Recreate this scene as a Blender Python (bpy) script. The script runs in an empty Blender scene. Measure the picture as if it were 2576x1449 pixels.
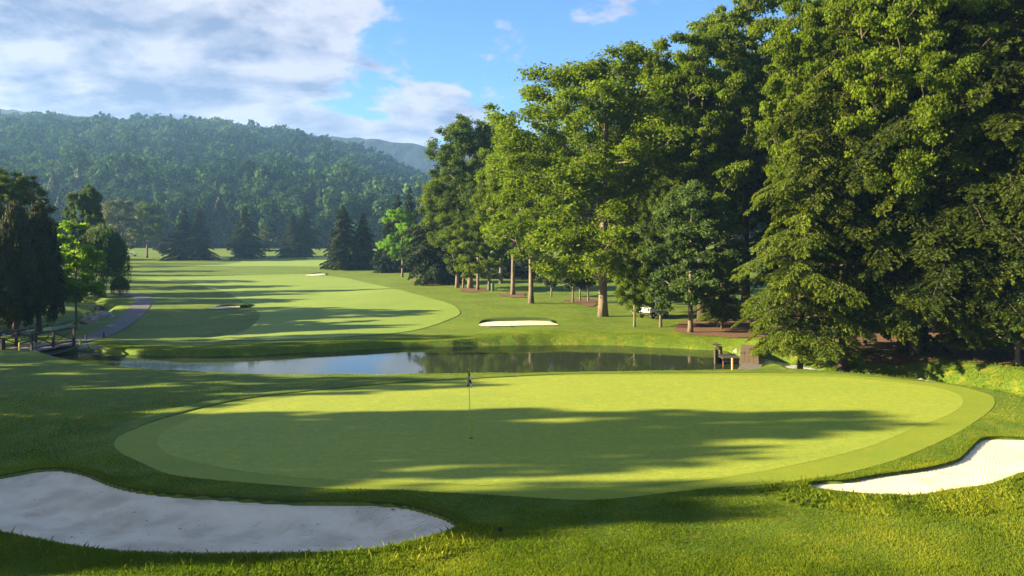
import bpy, math, random
import numpy as np
from mathutils import Vector
R = math.radians
rng = np.random.default_rng(11)
random.seed(5)
sc = bpy.context.scene
COL = sc.collection

# ------------------------------------------------------------------ camera model
F, YH, CX, CZ = 2003.6, 595.0, 1288.0, 6.25      # survey of the photograph (2576 px wide), eye height 6.25 m
SUN_EL, SUN_AZ = 19.0, -6.0                        # sun to the left (-X), a little beyond (+Y)
SUNV = np.array([-math.cos(R(SUN_EL))*math.cos(R(SUN_AZ)), math.cos(R(SUN_EL))*math.sin(R(SUN_AZ)), math.sin(R(SUN_EL))])
WATER = -0.95

def G(px, py, z=0.0):
    Y = (CZ - z)*F/(py - YH)
    return ((px - CX)*Y/F, Y)

# ------------------------------------------------------------------ numpy helpers
def sstep(a, b, x):
    t = np.clip((x - a)/(b - a), 0, 1)
    return t*t*(3 - 2*t)

_perm = np.random.default_rng(3).random((256, 256))
def vnoise(x, y, s=1.0, o=0.0):
    x = np.asarray(x)/s + 37.7 + o; y = np.asarray(y)/s + 91.3 + o*1.7
    xi = np.floor(x).astype(int); yi = np.floor(y).astype(int)
    fx = x - xi; fy = y - yi
    fx = fx*fx*(3 - 2*fx); fy = fy*fy*(3 - 2*fy)
    a = _perm[xi % 256, yi % 256]; b = _perm[(xi+1) % 256, yi % 256]
    c = _perm[xi % 256, (yi+1) % 256]; d = _perm[(xi+1) % 256, (yi+1) % 256]
    return (a*(1-fx)+b*fx)*(1-fy) + (c*(1-fx)+d*fx)*fy - .5
def fbm(x, y, s, n=3, o=0.0):
    v = 0; a = 1.0
    for i in range(n):
        v = v + a*vnoise(x, y, s, o + i*13.1); s *= .5; a *= .5
    return v

def smooth_line(pts, n, closed=False):
    P = np.array(pts, float)
    if closed: P = np.vstack([P[-1], P, P[0], P[1]])
    else: P = np.vstack([2*P[0]-P[1], P, 2*P[-1]-P[-2]])
    segs = len(P) - 3
    out = []
    for i in range(segs):
        p0, p1, p2, p3 = P[i], P[i+1], P[i+2], P[i+3]
        m = max(2, int(round(n/segs)))
        t = np.linspace(0, 1, m, endpoint=False)[:, None]
        out.append(.5*((2*p1)+(p2-p0)*t+(2*p0-5*p1+4*p2-p3)*t*t+(3*p1-p0-3*p2+p3)*t**3))
    out = np.vstack(out)
    if not closed: out = np.vstack([out, P[-2]])
    return out
def resample(L, n):
    d = np.r_[0, np.cumsum(np.linalg.norm(np.diff(L, axis=0), axis=1))]
    t = np.linspace(0, d[-1], n)
    return np.stack([np.interp(t, d, L[:, k]) for k in range(L.shape[1])], 1)

def dist_line(x, y, L, closed=False):
    P = np.array(L); Q = np.vstack([P[1:], P[:1]]) if closed else P[1:]
    P = P if closed else P[:-1]
    best = np.full(np.shape(x), 1e9)
    for (ax, ay), (bx, by) in zip(P, Q):
        dx, dy = bx-ax, by-ay
        t = np.clip(((x-ax)*dx+(y-ay)*dy)/(dx*dx+dy*dy+1e-12), 0, 1)
        best = np.minimum(best, np.hypot(x-ax-t*dx, y-ay-t*dy))
    return best
def inside(x, y, L):
    P = np.array(L); Q = np.vstack([P[1:], P[:1]])
    r = np.zeros(np.shape(x), bool)
    for (ax, ay), (bx, by) in zip(P, Q):
        c = ((ay > y) != (by > y))
        if ay != by: r ^= c & (x < (bx-ax)*(y-ay)/(by-ay)+ax)
    return r
def sdf(x, y, L):
    x = np.asarray(x, float); y = np.asarray(y, float)
    L = np.array(L)
    out = np.full(x.shape, 1e3)
    m = 9.0
    k = (x > L[:, 0].min()-m) & (x < L[:, 0].max()+m) & (y > L[:, 1].min()-m) & (y < L[:, 1].max()+m)
    if k.any():
        d = dist_line(x[k], y[k], L, True)
        out[k] = np.where(inside(x[k], y[k], L), -d, d)
    return out

# ------------------------------------------------------------------ outlines (world metres)
near_px = [(165,899),(260,917),(370,931),(520,940),(700,947),(950,947),(1200,944),(1500,940),(1700,937),(1852,934)]
near_crest = [G(a, b, -.18) for a, b in near_px]
far_px = [(1866,888),(1830,884),(1700,876),(1550,870),(1400,868),(1200,870),(1000,875),(850,882),(700,890),(620,894),(450,898),(330,892),(250,884),(192,881)]
far_edge = [G(a, b, WATER) for a, b in far_px]
POND = [(x, y+1.7) for x, y in near_crest] + [(12.2, 41.6)] + far_edge + [(-28.0, 49.0), (-29.5, 47.5), (-26.5, 46.2)]
STREAM = smooth_line([(-26.5,48.2),(-29,48.2),(-33,49),(-36.6,52),(-38.3,57),(-37.2,61),(-36,65),(-37.5,71),(-41,79),(-46,86),(-56,95)], 40)
GULLY = smooth_line([(13.4,45.4),(15.2,44.2),(17.4,42),(19.2,38.5),(21.6,35.2),(25,32.6),(33,30),(48,27)], 36)

bunkerL_px = [(0,1196),(85,1181),(140,1177),(183,1181),(226,1192),(272,1211),(332,1228),(426,1240.6),(553,1249),(724,1260),(872,1262),(919,1262),(1014,1269),(1071,1282),(1128,1301),(1156,1324),(1139,1339),(1086,1358),(1014,1377),(957,1388),(862,1396),(724,1400),(468,1402),(298,1396),(170,1381),(64,1360),(0,1347),(-150,1325),(-270,1265),(-150,1212)]
bunkerR_px = [(2030,1220),(2067,1212),(2124,1210),(2200,1197),(2295,1184),(2352,1174),(2409,1157),(2439,1130.5),(2466,1106),(2503,1101),(2576,1103),(2750,1108),(2900,1140),(2800,1180),(2650,1182),(2576,1191),(2541,1203),(2484,1222),(2409,1233),(2333,1246),(2287,1250),(2181,1246),(2124,1241),(2059,1233)]
green_px = [(398,1104),(426,1079),(511,1045),(639,1015),(766,996),(872,985),(995,971),(1185,955),(1412,945.5),(1744,944.5),(1972,946.5),(2124,951),(2238,960),(2352,975),(2412,994),(2422,1017),(2390,1043),(2314,1072),(2219,1113),(2124,1142),(2010,1168),(1896,1191),(1744,1211),(1564,1225),(1412,1230),(1260,1224),(1071,1216),(805,1207),(681,1196),(553,1177),(447,1153),(402,1128)]
fringe_px = [(290,1108),(332,1083),(413,1053),(553,1017),(681,996),(872,976),(1071,960),(1241,951),(1450,941.5),(1744,939.5),(1896,939),(2048,941.5),(2238,954),(2390,969),(2484,992),(2502,1013),(2484,1039),(2409,1089),(2314,1134),(2219,1168),(2086,1199),(1934,1218),(1744,1234),(1564,1254),(1450,1259),(1260,1248),(995,1234),(805,1229),(639,1217),(511,1206),(426,1194),(362,1168),(298,1136)]
BL = smooth_line([G(*p) for p in bunkerL_px], 240, True)
BR = smooth_line([G(*p) for p in bunkerR_px], 200, True)
GREEN = smooth_line([G(*p) for p in green_px], 260, True)
FRINGE = smooth_line([G(*p) for p in fringe_px], 260, True)

def T0(x, y):
    """ground height without pond, gully or bunkers"""
    x = np.asarray(x, float); y = np.asarray(y, float)
    z = -0.35*sstep(40, 56, y) - .2*sstep(-14, -24, x)*sstep(42, 50, y)
    z = z + .32*fbm(x, y, 26., 2)*sstep(62, 100, y)*(1-sstep(260, 330, y))
    z = z + .10*fbm(x, y*1.2, 7., 2)*sstep(43, 60, y)*(1-sstep(100, 180, y))
    z = z - .28*sstep(2, -6, x)*sstep(44, 48, y)*(1-sstep(56, 75, y))
    z = z + 3.0*sstep(215, 300, y)*(0.75+.5*sstep(-60, 40, x)) + .9*fbm(x, y, 60., 2)*sstep(200, 280, y)
    z = z - .25*sstep(21, 12, y)*0 + .05*fbm(x, y, 2.4, 2)*(1-sstep(15, 18.5, y))
    z = z + .35*sstep(20, 40, x)*sstep(34, 44, y)
    return z

bunkL_far = None
def T1(x, y):
    """ground with pond, stream and gully"""
    x = np.asarray(x, float); y = np.asarray(y, float)
    z = T0(x, y)
    d = sdf(x, y, POND)
    ds = np.where((x < -20) & (y > 40) & (y < 110), dist_line(x, y, STREAM) - 1.1, 99)
    d = np.minimum(d, ds)
    wob = (d + .22*fbm(x, y, 1.6, 2))
    wob = np.where(wob > 0, wob*(1+1.8*sstep(3, -5, x)*sstep(44, 48, y)), wob)
    bank = np.interp(wob, [-2.0, -.4, .0, .35, 1.0, 1.7, 2.6], [-2.2, -1.35, WATER-.05, -.72, -.42, -.18, 0.0])
    k = sstep(1.2, 3.0, wob)
    z = np.where(wob < 3.2, np.minimum(z, bank*(1-k)+z*k), z)
    g = np.where((x > 11) & (y > 20) & (y < 52), dist_line(x, y, GULLY) + .35*fbm(x, y, 1.3, 2), 99)
    sf = np.where(g < 9, sdf(x, y, FRINGE), 9.)
    nearside = y < np.interp(x, GULLY[:, 0], GULLY[:, 1])
    g2 = np.where(nearside & (x > 13.2), .8+(g-.8)*.33, g)
    g = np.where(g > .8, g2+(g-g2)*(1-sstep(.4, 2.0, sf)), g)
    gd = np.interp(g, [0, .7, 1.2, 2.2, 3.0], [-1.55, -1.45, -1.15, -.35, 0])
    z = np.where((g < 3.0), np.minimum(z, gd), z)
    return z

def T(x, y):
    z = T1(x, y)
    for Lp in (BL, BR):
        d = sdf(x, y, Lp)
        z = np.where(d < 0.0, z - .20*sstep(-.02, -.12, d) - .34*sstep(0, -2.4, d), z)
        z = z + (.04 if Lp is BL else .0)*sstep(1.3, .1, d)*(d >= 0)*(1 - sstep(-.4, .5, y - (17.0 if Lp is BL else 19.5)))
    return z

def hit(px, py):
    Y = np.geomspace(9, 900, 4000)
    X = (px-CX)*Y/F; Z = CZ-(py-YH)*Y/F
    t = T0(X, Y); k = np.argmax(Z < t)
    return float(X[k]), float(Y[k])
def ground(x, y): return float(T(np.array([x]), np.array([y]))[0])

# ------------------------------------------------------------------ mesh helpers
def mesh_np(name, V, Fc, mat, parent=None, tint=None, smooth=False, mats=None, midx=None):
    V = np.asarray(V, np.float32).reshape(-1, 3)
    me = bpy.data.meshes.new(name)
    if isinstance(Fc, np.ndarray):
        k = Fc.shape[1]; n = len(Fc)
        me.vertices.add(len(V)); me.vertices.foreach_set('co', V.ravel())
        me.loops.add(n*k); me.loops.foreach_set('vertex_index', Fc.astype(np.int32).ravel())
        me.polygons.add(n); me.polygons.foreach_set('loop_start', np.arange(0, n*k, k, dtype=np.int32))
        me.polygons.foreach_set('loop_total', np.full(n, k, np.int32))
    else:
        me.from_pydata(V.tolist(), [], [list(f) for f in Fc])
    for m in (mats or [mat]): me.materials.append(m)
    if midx is not None: me.polygons.foreach_set('material_index', np.asarray(midx, np.int32))
    if tint is not None:
        a = me.attributes.new('tint', 'FLOAT', 'FACE'); a.data.foreach_set('value', np.asarray(tint, np.float32))
    me.polygons.foreach_set('use_smooth', np.full(len(me.polygons), smooth))
    me.update(calc_edges=True); me.validate()
    o = bpy.data.objects.new(name, me); COL.objects.link(o)
    if parent is not None: o.parent = parent
    return o
def tag(o, label=None, cat=None, group=None, kind=None):
    if label: o['label'] = label
    if cat: o['category'] = cat
    if group: o['group'] = group
    if kind: o['kind'] = kind
    return o
def empty(name, loc=(0,0,0), rz=0, label=None, cat=None, group=None):
    o = bpy.data.objects.new(name, None); COL.objects.link(o)
    o.location = loc; o.rotation_euler = (0, 0, rz); o.empty_display_size = .3
    return tag(o, label, cat, group)

class MB:
    def __init__(s): s.v = []; s.f = []
    def add(s, v, f):
        n = len(s.v); s.v += [tuple(map(float, p)) for p in v]; s.f += [tuple(i+n for i in q) for q in f]; return s
    def box(s, c, d, rz=0, rx=0, ry=0, taper=1.0, bev=0.0):
        hx, hy, hz = d[0]/2, d[1]/2, d[2]/2
        import mathutils
        M = mathutils.Euler((rx, ry, rz)).to_matrix()
        if bev <= 0:
            vs = [(sx*hx*(taper if sz > 0 else 1), sy*hy*(taper if sz > 0 else 1), sz*hz) for sz in (-1,1) for sy in (-1,1) for sx in (-1,1)]
            fs = [(0,2,3,1),(4,5,7,6),(0,1,5,4),(2,6,7,3),(0,4,6,2),(1,3,7,5)]
        else:
            b = bev; prof = []
            vs = []
            for z, i in ((-hz, b), (-hz+b, 0), (hz-b, 0), (hz, b)):
                for x, y in ((-hx+i+b,-hy+i),(hx-i-b,-hy+i),(hx-i,-hy+i+b),(hx-i,hy-i-b),(hx-i-b,hy-i),(-hx+i+b,hy-i),(-hx+i,hy-i-b),(-hx+i,-hy+i+b)):
                    vs.append((x, y, z))
            fs = [tuple(range(7, -1, -1)), tuple(range(24, 32))]
            for k in range(3):
                for i in range(8):
                    j = (i+1) % 8; fs.append((k*8+i, k*8+j, k*8+8+j, k*8+8+i))
        out = []
        for p in vs:
            q = M @ Vector(p); out.append((q.x+c[0], q.y+c[1], q.z+c[2]))
        return s.add(out, fs)
    def tube(s, pts, rad, n=8, cap=True):
        P = [Vector(p) for p in pts]
        if not hasattr(rad, '__len__'): rad = [rad]*len(P)
        rings = []; vs = []
        prev = None
        for i, p in enumerate(P):
            d = (P[min(i+1, len(P)-1)]-P[max(i-1, 0)]).normalized()
            a = d.cross(Vector((0,0,1)))
            if a.length < .1: a = d.cross(Vector((1,0,0)))
            a.normalize(); b = d.cross(a)
            if prev is not None and a.dot(prev) < 0: a = -a; b = -b
            prev = a
            for k in range(n):
                t = 2*math.pi*k/n
                q = p+(a*math.cos(t)+b*math.sin(t))*rad[i]; vs.append(q)
        fs = []
        for i in range(len(P)-1):
            for k in range(n):
                j = (k+1) % n; fs.append((i*n+k, i*n+j, (i+1)*n+j, (i+1)*n+k))
        if cap: fs += [tuple(range(n-1, -1, -1)), tuple(range((len(P)-1)*n, len(P)*n))]
        return s.add(vs, fs)
    def lathe(s, prof, c=(0,0,0), n=16, axis='z'):
        vs = []
        for r, h in prof:
            for k in range(n):
                t = 2*math.pi*k/n; a, b = r*math.cos(t), r*math.sin(t)
                q = {'z': (a, b, h), 'x': (h, a, b), 'y': (a, h, b)}[axis]
                vs.append((q[0]+c[0], q[1]+c[1], q[2]+c[2]))
        fs = []
        for i in range(len(prof)-1):
            for k in range(n):
                j = (k+1) % n; fs.append((i*n+k, i*n+j, (i+1)*n+j, (i+1)*n+k))
        fs += [tuple(range(n-1, -1, -1)), tuple(range((len(prof)-1)*n, len(prof)*n))]
        return s.add(vs, fs)
    def build(s, name, mat, parent=None, smooth=False):
        return mesh_np(name, s.v, s.f, mat, parent, smooth=smooth)

# ------------------------------------------------------------------ materials
def new_mat(name):
    m = bpy.data.materials.new(name); m.use_nodes = True
    nt = m.node_tree; nt.nodes.clear()
    out = nt.nodes.new('ShaderNodeOutputMaterial')
    return m, nt, out
def N(nt, t, **kw):
    n = nt.nodes.new(t)
    for k, v in kw.items():
        if k in n.inputs: n.inputs[k].default_value = v
        else: setattr(n, k, v)
    return n
def ramp(nt, src, stops):
    r = nt.nodes.new('ShaderNodeValToRGB')
    while len(r.color_ramp.elements) > 1: r.color_ramp.elements.remove(r.color_ramp.elements[0])
    for i, (p, c) in enumerate(stops):
        e = r.color_ramp.elements[0] if i == 0 else r.color_ramp.elements.new(p)
        e.position = p; e.color = (*c, 1) if len(c) == 3 else c
    nt.links.new(src, r.inputs[0]); return r
def noise(nt, scale, detail=4, rough=.55, vec=None, dist=0.0):
    n = nt.nodes.new('ShaderNodeTexNoise'); n.inputs['Scale'].default_value = scale
    n.inputs['Detail'].default_value = detail; n.inputs['Roughness'].default_value = rough; n.inputs['Distortion'].default_value = dist
    if vec is not None: nt.links.new(vec, n.inputs['Vector'])
    return n
def mapping(nt, scale=(1,1,1), rot=(0,0,0), coord='Object'):
    tc = nt.nodes.new('ShaderNodeTexCoord'); mp = nt.nodes.new('ShaderNodeMapping')
    mp.inputs['Scale'].default_value = scale; mp.inputs['Rotation'].default_value = rot
    nt.links.new(tc.outputs[coord], mp.inputs[0]); return mp.outputs[0]
def mixc(nt, fac, a, b, mode='MIX'):
    m = nt.nodes.new('ShaderNodeMix'); m.data_type = 'RGBA'; m.blend_type = mode
    for inp, v in ((m.inputs[0], fac), (m.inputs[6], a), (m.inputs[7], b)):
        if isinstance(v, (int, float)): inp.default_value = v
        elif isinstance(v, tuple): inp.default_value = (*v, 1)
        else: nt.links.new(v, inp)
    return m.outputs[2]

def grass_mat(name, c1, c2, cdry, dry=.5, bump=.5, fine=60., big=.35, bd=.03, sheen=.0, stretch=(1,1,1)):
    m, nt, out = new_mat(name)
    v = mapping(nt, stretch)
    n1 = noise(nt, big, 5, .6, v); n2 = noise(nt, fine, 3, .7, v); n3 = noise(nt, 1.9, 5, .62, v, .4); n4 = noise(nt, fine*.22, 3, .7, v)
    r1 = ramp(nt, n1.outputs[0], [(.3, c1), (.7, c2)])
    r3 = ramp(nt, n3.outputs[0], [(.5, (0,0,0)), (.72, (1,1,1))])
    k = nt.nodes.new('ShaderNodeMath'); k.operation = 'MULTIPLY'; k.inputs[1].default_value = dry
    nt.links.new(r3.outputs[0], k.inputs[0])
    c = mixc(nt, k.outputs[0], r1.outputs[0], cdry)
    r2 = ramp(nt, n2.outputs[0], [(.3, (.72,.74,.7)), (.7, (1.22,1.2,1.15))])
    r4 = ramp(nt, n4.outputs[0], [(.3, (.85,.86,.84)), (.7, (1.12,1.12,1.1))])
    c = mixc(nt, 1.0, c, r2.outputs[0], 'MULTIPLY'); c = mixc(nt, 1.0, c, r4.outputs[0], 'MULTIPLY')
    b = nt.nodes.new('ShaderNodeBsdfPrincipled'); b.inputs['Roughness'].default_value = .75
    b.inputs['Specular IOR Level'].default_value = .25
    if sheen:
        b.inputs['Sheen Weight'].default_value = sheen; b.inputs['Sheen Roughness'].default_value = .6
        b.inputs['Sheen Tint'].default_value = (.6,.9,.4,1)
    nt.links.new(c, b.inputs['Base Color'])
    ad = nt.nodes.new('ShaderNodeMath'); ad.operation = 'ADD'
    nt.links.new(n2.outputs[0], ad.inputs[0]); nt.links.new(n4.outputs[0], ad.inputs[1])
    bp = N(nt, 'ShaderNodeBump', Strength=bump, Distance=bd); nt.links.new(ad.outputs[0], bp.inputs['Height'])
    nt.links.new(bp.outputs[0], b.inputs['Normal']); nt.links.new(b.outputs[0], out.inputs[0])
    return m

def leaf_mat(name, ca, cb, cc, trans=.38, tcol=None, spec=.14):
    m, nt, out = new_mat(name)
    at = N(nt, 'ShaderNodeAttribute', attribute_name='tint')
    oi = nt.nodes.new('ShaderNodeObjectInfo')
    n1 = noise(nt, .45, 3, .6, mapping(nt))
    s = nt.nodes.new('ShaderNodeMath'); s.operation = 'MULTIPLY_ADD'; s.inputs[1].default_value = .5
    nt.links.new(at.outputs['Fac'], s.inputs[0])
    s2 = nt.nodes.new('ShaderNodeMath'); s2.operation = 'MULTIPLY_ADD'; s2.inputs[1].default_value = .7
    s2.inputs[2].default_value = -.18
    nt.links.new(n1.outputs[0], s2.inputs[0]); nt.links.new(s2.outputs[0], s.inputs[2])
    s3 = nt.nodes.new('ShaderNodeMath'); s3.operation = 'MULTIPLY_ADD'; s3.inputs[1].default_value = .16
    nt.links.new(oi.outputs['Random'], s3.inputs[0]); nt.links.new(s.outputs[0], s3.inputs[2])
    r = ramp(nt, s3.outputs[0], [(.15, ca), (.5, cb), (.85, cc)])
    d = nt.nodes.new('ShaderNodeBsdfPrincipled'); d.inputs['Roughness'].default_value = .6
    d.inputs['Specular IOR Level'].default_value = spec
    nt.links.new(r.outputs[0], d.inputs['Base Color'])
    t = nt.nodes.new('ShaderNodeBsdfTranslucent')
    tc = mixc(nt, 1.0, r.outputs[0], tcol or (1.25, 1.5, .55), 'MULTIPLY')
    nt.links.new(tc, t.inputs['Color'])
    mx = N(nt, 'ShaderNodeMixShader'); mx.inputs[0].default_value = trans
    nt.links.new(d.outputs[0], mx.inputs[1]); nt.links.new(t.outputs[0], mx.inputs[2])
    nt.links.new(mx.outputs[0], out.inputs[0]); return m

def plain(name, c1, c2=None, rough=.8, scale=8., bump=.3, bd=.01, stretch=(1,1,1), metal=0., spec=.4, detail=5):
    m, nt, out = new_mat(name)
    v = mapping(nt, stretch); n = noise(nt, scale, detail, .6, v)
    r = ramp(nt, n.outputs[0], [(.3, c1), (.7, c2 or c1)])
    b = nt.nodes.new('ShaderNodeBsdfPrincipled'); b.inputs['Roughness'].default_value = rough
    b.inputs['Metallic'].default_value = metal; b.inputs['Specular IOR Level'].default_value = spec
    nt.links.new(r.outputs[0], b.inputs['Base Color'])
    if bump:
        bp = N(nt, 'ShaderNodeBump', Strength=bump, Distance=bd); nt.links.new(n.outputs[0], bp.inputs['Height'])
        nt.links.new(bp.outputs[0], b.inputs['Normal'])
    nt.links.new(b.outputs[0], out.inputs[0]); return m

M = {}
M['rough'] = grass_mat('rough_grass', (.066,.125,.007), (.118,.185,.010), (.26,.21,.02), .75, .9, 38., .22, .05)
M['green'] = grass_mat('putting_green_turf', (.205,.262,.030), (.248,.292,.031), (.31,.325,.025), .6, .35, 22., .22, .01, stretch=(.7,1.3,1))
M['fringe'] = grass_mat('fringe_turf', (.155,.215,.014), (.195,.24,.015), (.26,.24,.02), .5, .35, 60., .5, .02)
M['fairway'] = grass_mat('fairway_turf', (.145,.225,.032), (.185,.26,.038), (.26,.275,.038), .6, .25, 25., .12, .02)
M['blade'] = leaf_mat('grass_blades', (.07,.118,.007), (.155,.21,.011), (.34,.33,.03), .42)
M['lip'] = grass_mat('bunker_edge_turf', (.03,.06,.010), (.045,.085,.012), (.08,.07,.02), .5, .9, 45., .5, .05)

def sand_mat(rake=.05):
    m, nt, out = new_mat('bunker_sand')
    v = mapping(nt); n1 = noise(nt, .6, 5, .6, v); n2 = noise(nt, 70, 3, .7, v)
    r = ramp(nt, n1.outputs[0], [(.3, (.62,.515,.365)), (.55, (.71,.60,.435)), (.75, (.54,.43,.29))])
    r2 = ramp(nt, n2.outputs[0], [(.3, (.9,.9,.9)), (.7, (1.05,1.05,1.05))])
    c = mixc(nt, 1., r.outputs[0], r2.outputs[0], 'MULTIPLY')
    n5 = noise(nt, 5.5, 2, .5, v); sp = ramp(nt, n5.outputs[0], [(.71, (0,0,0)), (.74, (1,1,1))])
    c = mixc(nt, sp.outputs[0], c, (.3,.24,.18))
    # rake furrows that wander over the sand
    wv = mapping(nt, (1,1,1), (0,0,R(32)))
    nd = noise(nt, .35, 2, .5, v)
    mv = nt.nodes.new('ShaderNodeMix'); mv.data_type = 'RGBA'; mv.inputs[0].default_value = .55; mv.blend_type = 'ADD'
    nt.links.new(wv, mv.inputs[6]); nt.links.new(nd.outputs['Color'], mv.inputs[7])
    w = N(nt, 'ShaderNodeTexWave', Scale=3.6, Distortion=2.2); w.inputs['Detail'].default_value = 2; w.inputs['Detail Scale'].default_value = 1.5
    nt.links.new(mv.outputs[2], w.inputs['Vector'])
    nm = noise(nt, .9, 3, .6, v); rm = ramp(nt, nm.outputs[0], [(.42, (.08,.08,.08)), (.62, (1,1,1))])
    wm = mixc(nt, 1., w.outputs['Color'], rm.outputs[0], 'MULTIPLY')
    furrow_shade = ramp(nt, wm, [(.35, (1,1,1)), (.8, (.88,.865,.84))])  # shade of the rake lines painted into the sand colour
    if rake > .02: c = mixc(nt, 1., c, furrow_shade.outputs[0], 'MULTIPLY')
    b = nt.nodes.new('ShaderNodeBsdfPrincipled'); b.inputs['Roughness'].default_value = .9; b.inputs['Specular IOR Level'].default_value = .15
    nt.links.new(c, b.inputs['Base Color'])
    b1 = N(nt, 'ShaderNodeBump', Strength=.8, Distance=rake); nt.links.new(wm, b1.inputs['Height'])
    b2 = N(nt, 'ShaderNodeBump', Strength=.7, Distance=rake*.7); n4 = noise(nt, 14, 4, .7, v); nt.links.new(n4.outputs[0], b2.inputs['Height'])
    nt.links.new(b1.outputs[0], b2.inputs['Normal']); nt.links.new(b2.outputs[0], b.inputs['Normal'])
    nt.links.new(b.outputs[0], out.inputs[0]); return m
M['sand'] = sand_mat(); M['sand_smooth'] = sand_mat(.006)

def water_mat(name, col, ripple, rough=.02, foam=False):
    m, nt, out = new_mat(name)
    v = mapping(nt, (1., .45, 1.)); n = noise(nt, 2.2, 4, .6, v); n2 = noise(nt, .18, 2, .5, mapping(nt))
    b = nt.nodes.new('ShaderNodeBsdfPrincipled'); b.inputs['Base Color'].default_value = (*col, 1)
    b.inputs['Roughness'].default_value = rough; b.inputs['IOR'].default_value = 1.33; b.inputs['Specular IOR Level'].default_value = .30
    r = ramp(nt, n2.outputs[0], [(.4, (.25,.25,.25)), (.65, (1,1,1))])
    h = mixc(nt, 1., n.outputs['Color'], r.outputs[0], 'MULTIPLY')
    bp = N(nt, 'ShaderNodeBump', Strength=1.0, Distance=ripple); nt.links.new(h, bp.inputs['Height'])
    nt.links.new(bp.outputs[0], b.inputs['Normal'])
    if foam:
        nf = noise(nt, 3.2, 5, .7, mapping(nt, (1,2.2,1), (0,0,.6)), .8)
        rf = ramp(nt, nf.outputs[0], [(.44, (0,0,0)), (.54, (1,1,1))])
        d = N(nt, 'ShaderNodeBsdfDiffuse'); d.inputs[0].default_value = (.75,.78,.8,1)
        mx = N(nt, 'ShaderNodeMixShader'); nt.links.new(rf.outputs[0], mx.inputs[0]); nt.links.new(b.outputs[0], mx.inputs[1]); nt.links.new(d.outputs[0], mx.inputs[2])
        nt.links.new(mx.outputs[0], out.inputs[0])
    else: nt.links.new(b.outputs[0], out.inputs[0])
    return m
M['water'] = water_mat('pond_water', (.026,.036,.020), .0032, .04)
M['rapid'] = water_mat('rapid_water', (.03,.035,.03), .05, .1, True)
M['mulch'] = plain('pine_needle_mulch', (.055,.028,.014), (.17,.078,.036), .95, 5., .9, .05, detail=8)
M['asphalt'] = plain('path_asphalt', (.075,.07,.066), (.115,.108,.10), .75, 9., .3, .01)
M['bark'] = plain('bark_greybrown', (.075,.055,.038), (.21,.165,.12), .95, 6., 1.0, .06, stretch=(1,1,.22), detail=7)
M['bark_dark'] = plain('bark_dark', (.03,.022,.016), (.085,.06,.043), .95, 6., 1.0, .06, stretch=(1,1,.22), detail=7)
M['bark_pale'] = plain('bark_pale', (.13,.105,.08), (.30,.25,.20), .95, 6., 1.0, .05, stretch=(1,1,.22), detail=7)
M['floor'] = plain('forest_floor', (.012,.022,.008), (.028,.045,.014), 1.0, .05, 0)
M['ridge'] = plain('far_ridge_hazed_wood', (.007,.017,.026), (.015,.032,.046), 1.0, .06, .8, 6., detail=8)  # bluish tint in the wood colour stands in for distance haze
M['wood_dark'] = plain('dark_timber', (.028,.024,.022), (.06,.05,.045), .8, 10., .5, .01, stretch=(1,1,.3))
M['plank'] = plain('weathered_planks', (.085,.058,.035), (.17,.12,.075), .85, 6., .6, .01, stretch=(.3,3,1), detail=7)
M['plank_grey'] = plain('grey_planks', (.09,.075,.065), (.16,.14,.125), .85, 6., .6, .01, stretch=(3,.4,1), detail=7)
M['iron'] = plain('dark_iron', (.03,.032,.034), (.055,.05,.048), .55, 12., .3, .005, metal=.5)
M['rust'] = plain('rusty_iron', (.16,.06,.03), (.25,.11,.05), .8, 12., .4, .005)
M['rock'] = plain('grey_rock', (.16,.135,.11), (.34,.30,.25), .9, 3., .9, .05, detail=8)
M['orange'] = plain('orange_red_paint', (.65,.09,.02), (.75,.12,.03), .5, 20, .1)
M['whitep'] = plain('white_paint', (.78,.75,.70), (.82,.80,.76), .4, 20, .05, spec=.5)
M['cream'] = plain('cream_paint', (.72,.58,.30), (.78,.64,.36), .5, 20, .1)
M['yellow'] = plain('yellow_paint', (.55,.42,.04), (.62,.48,.06), .5, 20, .1)
M['pole'] = plain('yellow_pole', (.62,.50,.03), (.68,.55,.05), .4, 20, .05)
M['black'] = plain('black_cloth', (.012,.012,.014), (.02,.02,.022), .8, 20, .1)
M['rubber'] = plain('tyre_rubber', (.02,.02,.02), (.035,.035,.035), .85, 20, .2)
M['glass_dark'] = plain('dark_glass', (.02,.025,.03), None, .08, 5, 0, spec=.8)
M['binGreen'] = plain('green_painted_steel', (.04,.13,.09), (.05,.16,.11), .5, 20, .1)
M['edge_soil_shade'] = plain('turf_edge_shaded_thatch', (.022,.028,.009), (.05,.05,.018), 1., 20., .6, .02)  # thatch colour kept dark to carry the shade on the raised lip

L = {}
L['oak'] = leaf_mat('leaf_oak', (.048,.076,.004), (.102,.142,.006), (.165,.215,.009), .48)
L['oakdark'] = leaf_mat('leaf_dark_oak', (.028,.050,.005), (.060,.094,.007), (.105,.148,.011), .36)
L['tall'] = leaf_mat('leaf_shaded_wood', (.010,.020,.003), (.026,.043,.005), (.058,.082,.009), .36)  # crown colours darkened to stand in for shade in the wood
L['hemdark'] = leaf_mat('leaf_shaded_hemlock', (.009,.018,.002), (.036,.053,.004), (.098,.122,.007), .34, (1.4,1.35,.4))  # hemlock leaves with shade put into a darker colour
L['maple'] = leaf_mat('leaf_bright_maple', (.060,.135,.007), (.115,.225,.011), (.18,.32,.018), .45)
L['young'] = leaf_mat('leaf_young_maple', (.10,.17,.006), (.17,.26,.008), (.24,.34,.012), .58)
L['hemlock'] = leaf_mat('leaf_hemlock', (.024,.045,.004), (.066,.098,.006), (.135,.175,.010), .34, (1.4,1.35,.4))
L['spruce'] = leaf_mat('leaf_spruce', (.016,.028,.012), (.028,.043,.016), (.05,.062,.02), .15)
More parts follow.
